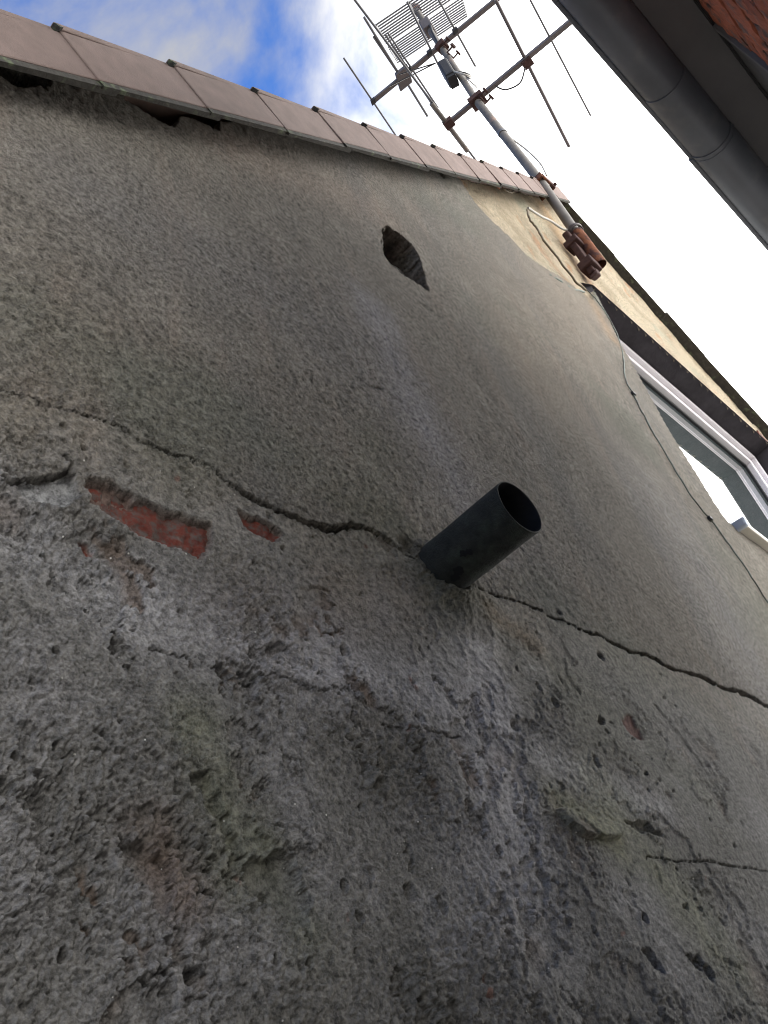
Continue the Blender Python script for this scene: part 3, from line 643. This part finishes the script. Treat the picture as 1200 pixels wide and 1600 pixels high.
# verge tiles: an L of clay, each lapping over the one below it
def verge_tile(s0, L_, k):
    mb = MB()
    y1 = -0.044 - 0.000*k
    # face plate, tipped so that its lower end stands proud of its neighbour
    def P(s, p, y): a = verge(s, p); return (a[0], y, a[1])
    lo, hi = s0, s0+L_+0.045
    sk = -0.014                                            # the cut ends lean a little
    jf = random.uniform(-0.002, 0.002); e = random.uniform(-0.002, 0.002)
    fr = [P(lo, -0.004+e, y1-0.002), P(hi, -0.004+e, y1+0.001), P(hi+sk, 0.100+e, y1+0.001+jf), P(lo+sk, 0.100+e+0.003, y1-0.002+jf)]
    bk = [P(lo, -0.004+e, y1+0.004), P(hi, -0.004+e, y1+0.013), P(hi+sk, 0.100+e, y1+0.013+jf), P(lo+sk, 0.100+e+0.003, y1+0.004+jf)]
    mb.add(fr+bk, [(0,1,2,3), (7,6,5,4), (0,4,5,1), (1,5,6,2), (2,6,7,3), (3,7,4,0)])
    # top flange over the roof edge, with the thick rolled nose at the lower end
    a = [P(lo, -0.004+e, y1-0.004), P(hi, -0.004+e, y1+0.006), P(hi, -0.020+e, y1+0.006), P(lo, -0.020+e, y1-0.004)]
    b_ = [P(lo, -0.004+e, 0.20), P(hi, -0.004+e, 0.20), P(hi, -0.020+e, 0.20), P(lo, -0.020+e, 0.20)]
    mb.add(a+b_, [(0,3,2,1), (4,5,6,7), (0,1,5,4), (1,2,6,5), (2,3,7,6), (3,0,4,7)])
    o = mb.build('tile', M['tile'], house, bevel=0.003)
    # dark lower lip, mottled with green
    m2 = MB(); q = [P(lo+sk+0.001, 0.1035+e, y1-0.001+jf), P(hi+sk, 0.1005+e, y1+0.002+jf), P(hi+sk, 0.1005+e, y1+0.014+jf), P(lo+sk+0.001, 0.1035+e, y1+0.005+jf)]
    q2 = [(p[0]+VN[0]*0.011, p[1], p[2]+VN[1]*0.011) for p in q]
    m2.add(q+q2, [(0,1,2,3), (7,6,5,4), (0,4,5,1), (1,5,6,2), (2,6,7,3), (3,7,4,0)])
    # the rolled nose at the top of the lower end, in the same dark colour
    n0 = [P(lo-0.002, -0.016+e, y1-0.004), P(lo+0.004, -0.016+e, y1-0.004), P(lo+0.006, -0.004+e, y1-0.0075), P(lo-0.002, -0.002+e, y1-0.0075)]
    n1 = [(p[0], 0.10, p[2]) for p in n0]
    m2.add(n0+n1, [(0,1,2,3), (7,6,5,4), (0,4,5,1), (1,5,6,2), (2,6,7,3), (3,7,4,0)])
    l = m2.build('tile_lip', M['tile_edge'], o)
    # joint shadow strip: the lapped end of the tile
    return o
PITCH = 0.3145
for k in range(-4, 13):
    verge_tile(k*PITCH, PITCH, k)
# roof planes running back from both verges
def slab(pts, y0, y1, th, name, m, parent):
    mb = MB()
    for (x0, z0), (x1, z1) in zip(pts[:-1], pts[1:]):
        mb.add([(x0,y0,z0),(x1,y0,z1),(x1,y1,z1),(x0,y1,z0),(x0,y0,z0-th),(x1,y0,z1-th),(x1,y1,z1-th),(x0,y1,z0-th)], [(0,1,2,3),(7,6,5,4),(0,4,5,1),(1,5,6,2),(2,6,7,3),(3,7,4,0)])
    return mb.build(name, m, parent)
slab([verge(-1.4, 0.0), verge(4.13, 0.0)], -0.02, 6.0, 0.035, 'roof', M['roof'], house)
RE = [(2.965, 6.085)] + [(a, b+0.008) for a, b in RIGHT_EDGE[1:]]
slab(RE, 0.03, 6.0, 0.03, 'roof', M['roof'], house)
# right verge: thin dark capping strips, lapped
vs_pts = [(2.955, 6.085), (3.361, 5.80), (3.684, 5.51), (3.70, 5.50), (3.909, 5.30), (4.366, 4.995), (5.6, 4.06)]
for (x0, z0), (x1, z1), dy in ((vs_pts[0], vs_pts[1], 0), (vs_pts[1], vs_pts[3], .004), (vs_pts[2], vs_pts[4], -.006), (vs_pts[4], vs_pts[5], -.003), (vs_pts[5], vs_pts[6], 0)):
    mb = MB(); mb.add([(x0,-0.024+dy,z0+.022),(x1,-0.024+dy,z1+.022),(x1,0.04,z1+.022),(x0,0.04,z0+.022),(x0,-0.024+dy,z0+.004),(x1,-0.024+dy,z1+.004),(x1,0.04,z1+.004),(x0,0.04,z0+.004)], [(0,1,2,3),(7,6,5,4),(0,4,5,1),(1,5,6,2),(2,6,7,3),(3,7,4,0)])
    mb.build('verge_strip', M['tile_edge'], house)
# body of the house behind the render
MB().bx(-0.75, -0.70, 0.02, 6, 0, 2.0).build('side_wall', M['render_opp'], house); MB().bx(5.55, 5.60, 0.02, 6, 0, 4.0).build('side_wall', M['render_opp'], house)
# backing behind the losses, so that no light leaks through
mb = MB(); mb.add([(-0.7,0.55,0),(2.35,0.55,0),(2.35,0.55,5.2),(-0.7,0.55,2.0)], [(0,3,2,1)])
mb.add([(2.35,0.55,4.76),(4.3,0.55,4.76),(4.3,0.55,4.95),(2.96,0.55,6.0),(2.35,0.55,5.2)], [(0,4,3,2,1)])
mb.build('inner_wall', M['mortar'], house)

# ------------------------------------------------------------------ window
win = MB()
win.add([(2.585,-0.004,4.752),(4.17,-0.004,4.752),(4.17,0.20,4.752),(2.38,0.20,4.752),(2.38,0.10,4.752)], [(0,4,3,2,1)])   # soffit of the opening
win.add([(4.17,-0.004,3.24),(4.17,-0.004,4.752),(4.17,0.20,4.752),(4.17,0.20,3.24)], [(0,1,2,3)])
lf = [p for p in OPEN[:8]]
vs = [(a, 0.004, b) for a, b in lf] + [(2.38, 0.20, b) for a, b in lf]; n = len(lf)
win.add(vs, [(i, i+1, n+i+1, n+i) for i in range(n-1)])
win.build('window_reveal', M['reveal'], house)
WX0, WX1, WZ0, WZ1 = 2.42, 4.155, 3.30, 4.745
def frame_ring(name, inset, width, y0, y1, m, parent):
    mb = MB(); a, b_, c_, d_ = WX0+inset, WX1-inset, WZ0+inset, WZ1-inset
    mb.bx(a, b_, y0, y1, d_-width, d_); mb.bx(a, b_, y0, y1, c_, c_+width)
    mb.bx(a, a+width, y0, y1, c_+width, d_-width); mb.bx(b_-width, b_, y0, y1, c_+width, d_-width)
    return mb.build(name, m, parent, bevel=0.004)
w_frame = frame_ring('window_frame', 0.0, 0.034, 0.092, 0.165, M['pvc'], house)
frame_ring('gasket', 0.030, 0.014, 0.128, 0.160, M['gasket'], w_frame)
frame_ring('sash', 0.040, 0.040, 0.112, 0.170, M['pvc'], w_frame)
frame_ring('glazing_bead', 0.078, 0.020, 0.138, 0.168, M['gasket'], w_frame)
gm = bpy.data.materials.new('window_glass'); gm.use_nodes = True
gb = gm.node_tree.nodes['Principled BSDF']; gb.inputs['Base Color'].default_value = (0.75, 0.82, 0.82, 1); gb.inputs['Metallic'].default_value = 0.0
gb.inputs['Roughness'].default_value = 0.03; gb.inputs['IOR'].default_value = 1.75
gb.inputs['Base Color'].default_value = (0.09, 0.11, 0.11, 1)
gb.inputs['Coat Weight'].default_value = 1.0; gb.inputs['Coat IOR'].default_value = 1.9; gb.inputs['Coat Roughness'].default_value = 0.01
MB().bx(WX0+0.09, WX1-0.09, 0.150, 0.156, WZ0+0.09, WZ1-0.09).build('pane', gm, w_frame)
s_ = MB(); s_.box((3.33, 0.035, 3.245), (0.84, 0, 0), (0, 0.066, 0.006), (0, -0.001, 0.010)); sill = s_.build('window_sill', M['sill_top'], house, bevel=0.004)
e_ = MB(); e_.box((2.480, 0.028, 3.240), (0.010, 0, 0), (0, 0.068, 0.006), (0, -0.002, 0.018)); e_.build('sill_end_cap', M['sill'], sill, bevel=0.008)
MB().bx(2.35, 4.25, 0.20, 0.24, 3.1, 4.85).build('dark_interior', M['dark_room'], house)
# crumbled brick at the right end of the lintel
for i, (a, b_, c_, d_) in enumerate([(4.14, 4.25, 4.79, 4.86), (4.20, 4.32, 4.66, 4.74)]):
    rough_brick('brick', a, b_, c_, d_, 0.004-0.004*i, 0.05, wall, 60+i, 0.006, m=M['brick'], res=0.02)

# ------------------------------------------------------------------ pipe stub
def pipe_stub():
    root = thing('pipe_stub', (0.831, 0.0, 2.272), 'short dark round pipe jutting open-ended from the cracked wall beside the plaster crack', 'pipe')
    n = 72; R0 = 0.0405; R1 = 0.0386; vs = []; fs = []
    ax0 = Vector((0.833, 0.05, 2.275)); ax1 = Vector((0.8225, -0.150, 2.262)); rings = 30
    d = (ax1-ax0).normalized(); u = Vector((0, 0, 1)); u = (u-d*u.dot(d)).normalized(); w = d.cross(u)
    def ring(t, r, wob=0.0):
        cpt = ax0.lerp(ax1, t)
        return [cpt + (u*math.cos(a)+w*math.sin(a))*(r + wob*0.00025*math.sin(3*a+4*t) + wob*0.0002*math.sin(7*a+11*t)) for a in [2*math.pi*k/n for k in range(n)]]
    mb = MB(); V_ = []; 
    for i in range(rings): V_ += ring(i/(rings-1), R0, 1)
    F_ = [(i*n+k, i*n+(k+1) % n, (i+1)*n+(k+1) % n, (i+1)*n+k) for i in range(rings-1) for k in range(n)]
    mb.add(V_, F_, True); a = ring(1, R0, 1); b_ = ring(1.004, R0-0.0006, 1); c_ = ring(1.004, R1+0.0004); e = ring(1, R1)
    mb.add(a+b_+c_+e, [(j*n+k, j*n+(k+1) % n, (j+1)*n+(k+1) % n, (j+1)*n+k) for j in range(3) for k in range(n)], True)
    mb.build('pipe_wall', M['pipe'], root)
    mi = MB(); V_ = ring(1, R1) + ring(0.0, R1) ; mi.add(V_, [(k, (k+1) % n, n+(k+1) % n, n+k) for k in range(n)], True); mi.add(ring(0.0, R1), [tuple(range(n))])
    mi.build('pipe_bore', M['pipe_dark'], root)
    # tar-like blotches on the underside
    for (t0, ang, sz) in ((0.60, 0, 0.009), (0.44, 0, 0.012)):
        base = math.radians(180-38) if ang == 0 else math.radians(180-70)
        base += {0.60: -0.05, 0.44: 0.30, 0.30: 0.35}.get(t0, 0)
        V_ = []; K = 22
        for k in range(K):
            th = 2*math.pi*k/K; rr = sz*(0.45+0.5*random.random()+0.35*math.sin(2*th+t0*9)); da = rr*math.cos(th)/R0; dtt = rr*math.sin(th)/0.2
            aa = base+da; cpt = ax0.lerp(ax1, t0+dtt); V_.append(cpt + (u*math.cos(aa)+w*math.sin(aa))*(R0+0.0011))
        cpt = ax0.lerp(ax1, t0); V_.append(cpt + (u*math.cos(base)+w*math.sin(base))*(R0+0.0016))
        m3 = MB(); m3.add(V_, [(k, (k+1) % K, K) for k in range(K)], True); m3.build('tar_blotch', M['pipe_dark'], root)
    return root
pipe_stub()

# ------------------------------------------------------------------ opposite house: brick wall, soffit, gutter
opp = thing('opposite_house', (0, -0.83, 0), 'red brick house close opposite with dark soffit and half round metal gutter overhead', 'house')
WY = -0.832; OX = 0.12; XR = 2.3  # house ends cut short out of view to let light onto the wall
MB().bx(OX, 1.512, WY-0.30, WY-0.008, 0, 3.849).build('wall', M['mortar'], opp)
zc = 0.0; row = 0; cnt = 0
bproto = {}
def opp_brick(x0, x1, z0, z1):
    global cnt
    o = rough_brick('brick', x0, x1, z0, z1, WY + random.uniform(-0.003, 0.003), 0.02, opp, 700+cnt, 0.0035, m=M['brick_opp'], sgn=1, res=0.012); cnt += 1
z0 = 3.862 - 0.075*22
for r_ in range(22):
    zz = z0 + r_*0.075; off = 0.0 if r_ % 2 else 0.1125; xr = 1.512
    first = True
    while xr > 0.9:
        ln = 0.215 if (r_ % 2 or not first) else 0.1025
        first = False
        opp_brick(max(xr-ln, 0.63), xr-0.0, zz, min(zz+0.065, 3.848)); xr -= ln+0.010
MB().bx(OX, 1.512, WY-0.008, WY+0.004, 0, 2.20).build('pale_bounce_wall', M['render_opp'], opp); MB().bx(1.514, XR, WY-0.30, WY+0.004, 0, 2.70).build('pale_bounce_wall', M['render_opp'], opp)  # pale unseen facing, added to bounce light onto the gable wall
MB().bx(1.515, XR, WY-0.30, WY-0.003, 2.702, 3.849).build('cladding', M['cladding'], opp)
MB().bx(1.512, 1.530, WY-0.02, WY+0.006, 2.71, 3.84).build('corner_trim', M['soffit'], opp, bevel=0.002)
# soffit, black shadow-line strip and gutter
MB().bx(OX, XR, -1.0, -0.722, 3.850, 3.872).build('soffit', M['soffit'], opp)
MB().bx(OX, XR, -0.832, -0.8275, 3.838, 3.86).build('shadow_line_strip', M['gasket'], opp)  # black strip added to draw the shadow line between soffit and wall
gut = MB(); gy, gz, gr = -0.660, 3.862, 0.062; segs = 28
def gutter(x0, x1, r):
    V_ = []; F_ = []
    for xx in (x0, x1):
        for k in range(segs+1):
            a = math.pi + math.pi*k/segs; V_.append((xx, gy + r*math.cos(a), gz + r*math.sin(a)))
        for k in range(segs+1):
            a = math.pi + math.pi*(segs-k)/segs; V_.append((xx, gy + (r-0.003)*math.cos(a), gz + (r-0.003)*math.sin(a)))
    n = 2*(segs+1); F_ = [(k, (k+1) % n, n+(k+1) % n, n+k) for k in range(n)]; g = MB(); g.add(V_, F_, True)
    g.add(V_[:n], [tuple(range(n))]); g.add(V_[n:], [tuple(reversed(range(n)))])
    return g
gp = gutter(OX, 1.56, gr).build('gutter', M['zinc'], opp)
for a, b_, r in ((1.54, 1.80, gr+0.0022), (1.78, XR, gr+0.0044)):
    gutter(a, b_, r).build('gutter_length', M['zinc'], gp)
bd = MB(); bd.tube([(OX, gy+gr+0.004, gz+0.001), (1.80, gy+gr+0.004, gz+0.001)], 0.008, 14); bd.tube([(1.79, gy+gr+0.007, gz), (XR, gy+gr+0.007, gz)], 0.009, 14)
bd.build('gutter_bead', M['zinc'], gp)
sm = MB(); sm.tube([(1.795, gy+0.067*math.cos(a), gz+0.067*math.sin(a)) for a in [math.pi*1.02+math.pi*0.96*k/20 for k in range(21)]], 0.0010, 8); sm.build('solder_seam', M['zinc'], gp)
# roof of the opposite house, pitched away
rf = MB(); rf.add([(OX,-0.70,3.90),(XR,-0.70,3.90),(XR,-4.2,6.2),(OX,-4.2,6.2),(OX,-0.70,3.872),(XR,-0.70,3.872),(XR,-4.2,6.17),(OX,-4.2,6.17)], [(0,1,2,3),(7,6,5,4),(0,4,5,1),(1,5,6,2),(2,6,7,3),(3,7,4,0)])
rf.build('roof', M['roof'], opp)
structure(MB().bx(-40, 40, -40, 40, -0.3, 0.0).build('ground', M['ground']))

# ------------------------------------------------------------------ aerial mast with two band aerials and a grid aerial
EY = Vector(EYE)
mast = thing('antenna_mast', (2.64, -0.05, 4.9), 'tall leaning metal mast carrying old television aerials beside the gable peak', 'antenna')
mp = [(2.690, -0.05, 4.96), (2.647, -0.05, 5.15), (2.636, -0.05, 5.28), (2.628, -0.045, 5.70), (2.636, -0.02, 6.2), (2.641, 0.012, 6.86), (2.638, 0.022, 7.75), (2.636, 0.032, 8.53)]
pole = MB(); pole.tube(mp[1:6], [0.024, 0.024, 0.024, 0.023, 0.023], 20); pole.build('pole', M['mast'], mast)
pu = MB(); pu.tube([mp[5], mp[6], mp[7]], [0.020, 0.020, 0.020], 20); pu.build('upper_pole', M['mast'], mast)
for t, r in ((6.35, 0.0255),):
    MB().tube([(2.634, -0.014, t-0.015), (2.635, -0.012, t+0.015)], r, 16).build('pole_collar', M['rod'], mast)
MB().tube([(2.636, 0.032, 8.50), (2.636, 0.032, 8.56)], 0.035, 12).build('top_clamp', M['rust'], mast)

def rods(name, p0, p1, r, parent, m=None, n=8):
    return MB().tube([p0, p1], r, n).build(name, m or M['rod'], parent)
bdir = Vector((0.160, -0.987, 0)).normalized()      # booms run out from the wall; elements lie across them
# lower aerial
za = 6.859
A1 = MB(); b0_ = Vector((2.600, 0.225, za)); b1_ = Vector((2.790, -0.95, za)); A1.box((b0_+b1_)/2, (b1_-b0_)/2, Vector((0.987,0.160,0))*0.0135, (0,0,0.0135))
aer1 = A1.build('lower_boom', M['boom'], mast, bevel=0.002)
edir = Vector((0.956, 0.285, 0)).normalized()
def cross(cx_, cy, z_, l0, l1, r, parent, m=None, d=None):
    d = d or edir; c0 = Vector((cx_, cy, z_)); return rods('element', c0-d*l0, c0+d*l1, r, parent, m)
cross(2.601, 0.214, za+0.004, 1.02, 0.95, 0.0065, aer1, d=Vector((0.987, 0.155, 0)).normalized())
rods('element_sleeve', Vector((2.439, 0.195, za+0.004)), Vector((2.82, 0.255, za+0.004)), 0.0145, aer1, M['mast'])
cross(2.708, -0.327, za+0.004, 0.40, 0.62, 0.0100, aer1, M['boom'], d=Vector((0.968, 0.25, 0)).normalized())
cross(2.726, -0.499, za+0.004, 0.28, 0.55, 0.0055, aer1, d=Vector((0.9765, 0.2155, 0)).normalized())
for (a, b_) in ((2.641, 0.008), (2.708, -0.327), (2.602, 0.21)):
    bb = MB(); s_w = 0.040 if a < 2.65 and b_ < 0.1 else 0.026; bb.box((a, b_, za-0.004), Vector((0.987,0.16,0))*s_w, Vector((-0.16,0.987,0))*s_w*1.15, (0,0,0.024))
    bb.build('bracket', M['rust_dark'], mast if s_w > 0.03 else aer1, bevel=0.005)
# upper aerial
zb = 7.751
b0_ = Vector((2.516, 0.575, zb)); b1_ = Vector((2.790, -0.86, zb)); A2 = MB(); A2.box((b0_+b1_)/2, (b1_-b0_)/2, Vector((0.982,0.55,0))*0.0135, (0,0,0.0135))
aer2 = A2.build('upper_boom', M['boom'], mast, bevel=0.002)
def seg2(name, p0, p1, r, parent, m=None): return rods(name, Vector((*p0, zb+0.004)), Vector((*p1, zb+0.004)), r, parent, m)
seg2('element', (2.183, 0.482), (2.80, 0.632), 0.0062, aer2)
seg2('element', (2.120, 0.215), (2.545, 0.325), 0.0080, aer2)
seg2('element', (2.600, 0.325), (2.882, 0.397), 0.0080, aer2)
seg2('element', (2.244, 0.262), (2.56, 0.330), 0.0062, aer2)
seg2('element', (2.294, 0.203), (3.052, 0.362), 0.0062, aer2)
seg2('element', (2.30, 0.185), (2.90, 0.31), 0.0062, aer2)
seg2('element', (2.269, -0.027), (2.80, 0.143), 0.0065, aer2)
seg2('element', (2.300, -0.195), (2.902, -0.044), 0.0065, aer2)
seg2('element', (2.40, -0.50), (3.1, -0.30), 0.0065, aer2)
db = MB(); db.box((2.571, 0.318, zb-0.005), Vector((0.982,0.55,0))*0.052, Vector((-0.19,0.982,0))*0.05, (0,0,0.022)); db.build('dipole_box', M['boom'], aer2, bevel=0.006)
for (a, b_) in ((2.569, 0.262), (2.596, 0.095), (2.631, -0.109), (2.518, 0.56)):
    bb = MB(); bb.box((a, b_, zb-0.002), Vector((0.982,0.55,0))*0.014, Vector((-0.19,0.982,0))*0.018, (0,0,0.02)); bb.build('element_clip', M['black'], aer2, bevel=0.004)
bb = MB(); bb.box((2.634, 0.016, zb), Vector((1,0,0))*0.034, (0,0.036,0), (0,0,0.032)); bb.build('bracket', M['rust_dark'], mast, bevel=0.008)
# U-bolts with wing nuts below each boom
for zz, yy in ((za-0.03, 0.0), (zb-0.03, 0.02), (zb-0.16, 0.02)):
    u_ = MB(); u_.tube([(2.675, yy-0.06, zz), (2.672, yy-0.02, zz-0.01), (2.61, yy-0.02, zz-0.02), (2.606, yy-0.07, zz-0.03)], 0.006, 8)
    u_.box((2.676, yy-0.062, zz), (0.016,0,0), (0,0.006,0), (0,0,0.011)); u_.box((2.606, yy-0.068, zz-0.03), (0.016,0,0), (0,0.006,0), (0,0,0.011))
    u_.build('clamp_bolt', M['rust_dark'], mast)
# grid aerial behind the head of the mast
def away(p, k): return EY + (Vector(p)-EY)*k
G0 = away((2.9097, 0.4149, 8.8553), 1.02); G1 = away((2.3402, 0.2419, 8.1202), 1.02); GR = (Vector((3.0911, -0.1636, 8.8601)) - Vector((2.9097, 0.4149, 8.8553)))*1.02
GR = GR*1.0
fr = MB(); fr.tube([G0, G1], 0.006, 6); fr.tube([G0+GR*0.42, G1+GR*0.42], 0.010, 6); fr.tube([G0+GR, G1+GR], 0.004, 6)
grid = fr.build('grid_frame', M['rod'], mast)
for i in range(19):
    if i in (9,): continue
    t = i/18; p = G0.lerp(G1, t)
    wv = GR.normalized(); jj = random.uniform(-0.004, 0.004)
    MB().tube([p - wv*0.01 + Vector((0,0,jj)), p + GR*(1.0 if i < 13 else 1.06) + Vector((0,0,-jj))], 0.0060, 6).build('grid_rod', M['rod'], grid)
gd = MB(); gd.box((2.640, 0.03, 8.16), (0.042,0.012,0), (-0.01,0.035,0), (0,0,0.075)); gd.build('grid_box', M['boom'], mast, bevel=0.008)
for sx in (-1, 1):
    MB().tube([(2.62, 0.10, 7.62+0.0*sx), (2.50, 0.36+0.05*sx, 7.66)], 0.004, 6).build('stay_wire', M['black'], mast)
# amplifier box with its cables
am = MB(); am.box((2.600, 0.060, 7.33), Vector((0.045,0.018,0)), Vector((-0.012,0.030,0)), (0.0,0,0.115)); amp = am.build('amplifier_box', M['black'], mast, bevel=0.012)
am = MB(); am.box((2.600, 0.060, 7.205), Vector((0.036,0.014,0)), Vector((-0.010,0.024,0)), (0.0,0,0.02)); am.build('box_base', M['gasket'], amp)
for dz, off in ((0, 0.0), (0.03, 0.02)):
    cb = MB(); cb.tube(smooth_path([(2.575+off, 0.02, 7.22+dz), (2.60, -0.02, 7.13+dz), (2.66, -0.03, 7.17+dz), (2.69, 0.0, 7.27+dz), (2.665, 0.01, 7.36+dz)], 6), 0.0065, 8); cb.build('lead_cable', M['white_cable'] if dz == 0 else M['black'], mast)
cb = MB(); cb.tube(smooth_path([(2.665, 0.02, 7.36), (2.73, 0.0, 7.28), (2.74, -0.01, 7.18), (2.67, 0.0, 7.08)], 8), 0.004, 8); cb.build('lead_cable', M['white_cable'], mast)
cb = MB(); cb.tube(smooth_path([(2.66, -0.12, za-0.02), (2.70, -0.15, za-0.06), (2.72, -0.23, za-0.09), (2.71, -0.30, za-0.03)], 8), 0.0045, 8); cb.build('lead_cable', M['black'], mast)
cb = MB(); cb.tube(smooth_path([(2.62, 0.02, 7.80), (2.60, 0.01, 7.95), (2.605, 0.0, 8.05), (2.62, 0.02, 8.12)], 8), 0.008, 8); cb.build('lead_cable', M['black'], mast)
cb = MB(); cb.tube(smooth_path([(2.66, -0.03, 6.30), (2.70, -0.06, 6.15), (2.70, -0.08, 5.95), (2.66, -0.08, 5.76)], 8), 0.0045, 8); cb.build('lead_cable', M['white_cable'], mast)

# rusty fixings that hold the mast to the gable
br_ = thing('mast_bracket', (2.64, -0.02, 5.72), 'small rusty iron clamp holding the mast at the gable peak', 'bracket')
u_ = MB(); u_.box((2.655, -0.072, 5.705), (0.050,0,0.006), (0,0.006,0), (0,0,0.022)); u_.box((2.700, -0.03, 5.71), (0.006,0,0), (0,0.045,0), (0,0,0.022)); u_.box((2.597, -0.03, 5.70), (0.006,0,0), (0,0.045,0), (0,0,0.022))
u_.build('clamp_strap', M['rust'], br_, bevel=0.003)
u_ = MB(); u_.tube([(2.70, -0.09, 5.71), (2.70, 0.0, 5.71)], 0.009, 8); u_.build('bolt', M['rust_dark'], br_)
so = thing('mast_socket', (2.66, -0.03, 5.0), 'rusty iron socket with bolts gripping the lower end of the mast', 'socket')
a0 = Vector((2.638, -0.056, 5.19)); a1 = Vector((2.690, -0.056, 4.955)); dd = (a1-a0).normalized()
tb = MB(); tb.tube([a0, a0.lerp(a1, .3), a1], [0.028, 0.030, 0.029], 20, cap=False); tb.tube([a1, a0], [0.024, 0.024], 20, cap=False); tb.build('socket_tube', M['rust'], so)
sb_ = MB(); q0 = Vector((2.600, -0.022, 5.17)); q1 = Vector((2.640, -0.022, 4.86))
sb_.box((q0+q1)/2, (q1-q0)/2, Vector((0.030,0,0.004)), (0,0.016,0)); sb_.box(q0.lerp(q1,.25), (0.035,0,0), (0,0.035,0), (0,0,0.022)); sb_.box(q0.lerp(q1,.80), (0.040,0,0), (0,0.035,0), (0,0,0.028)); sb_.box(q0.lerp(q1,.98), (0.022,0,0.01), (0,0.02,0), (0.008,0,0.03))
sb_.build('backing_plate', M['rust_dark'], so, bevel=0.006)
for t in (0.32, 0.80):
    p = a0.lerp(a1, t); m3 = MB(); m3.tube([p+Vector((0.02,0,0)), p+Vector((0.062,-0.004,0.012))], [0.006, 0.006], 8); m3.tube([p+Vector((0.050,-0.004,0.008)), p+Vector((0.058,-0.004,0.011))], 0.013, 6); m3.build('bolt', M['rust_dark'], so)
# wrap where mast enters the socket
wr_ = MB()
for k in range(3): wr_.tube([(a0.x+0.031*math.cos(t), a0.y+0.031*math.sin(t), 5.20+0.008*k+0.004*math.sin(t*2+k)) for t in [2*math.pi*j/16 for j in range(17)]], 0.004, 6)
wr_.build('wire_wrap', M['boom'], so)

# ------------------------------------------------------------------ cables on the wall
def wall_cable(name, pts, y, r, m, label, jit=0.0):
    o = MB().tube(smooth_path([(a, y, b) for a, b in pts], 6, jit), r, 8).build(name, m); return tag(o, label, 'cable')
wall_cable('cable', FE['cable'], -0.006, 0.0022, M['green_cable'], 'thin green weathered cable running down the wall left of the window', 0.0012)
wall_cable('cable', FE['cable2'], -0.004, 0.0045, M['brown_cable'], 'thin brown cable drooping over the cream render below the gable peak', 0.002)
wall_cable('cable', FE['cable3'][:-1], -0.03, 0.0055, M['white_cable'], 'short white cable looping across to the rusty mast socket')
wall_cable('cable', FE['cable4'], -0.008, 0.004, M['brown_cable'], 'thin looped wire hanging below the upper verge tiles', 0.002)
wall_cable('cable', FE['ropy'], 0.002, 0.0045, M['green_cable'], 'frayed green cord lying along the broken edge of the grey render', 0.003)
stp = MB()
for (a, b_) in ((2.2116, 3.7038), (2.2379, 3.1381)):
    stp = MB(); stp.box((a, -0.006, b_), (0.008,0,0), (0,0.006,0), (0,0,0.005)); o = stp.build('cable_clip', M['black']); 
    o.parent = bpy.data.objects['cable']
sh = MB(); pts = FE['shard']; f_ = [(a, -0.030, b_) for a, b_ in pts]; k_ = [(a, -0.012, b_) for a, b_ in pts]; n = len(pts)
sh.add(f_+k_, [tuple(range(n)), tuple(reversed(range(n, 2*n)))] + [(i, (i+1) % n, n+(i+1) % n, n+i) for i in range(n)])
tag(sh.build('tile_shard', mat('terracotta_shard', (0.50, 0.17, 0.09), 0.8, var=0.3, vscale=40, bump=0.003, bscale=80), bevel=0.004), 'slim orange terracotta shard wedged under the upper verge tiles', 'shard')
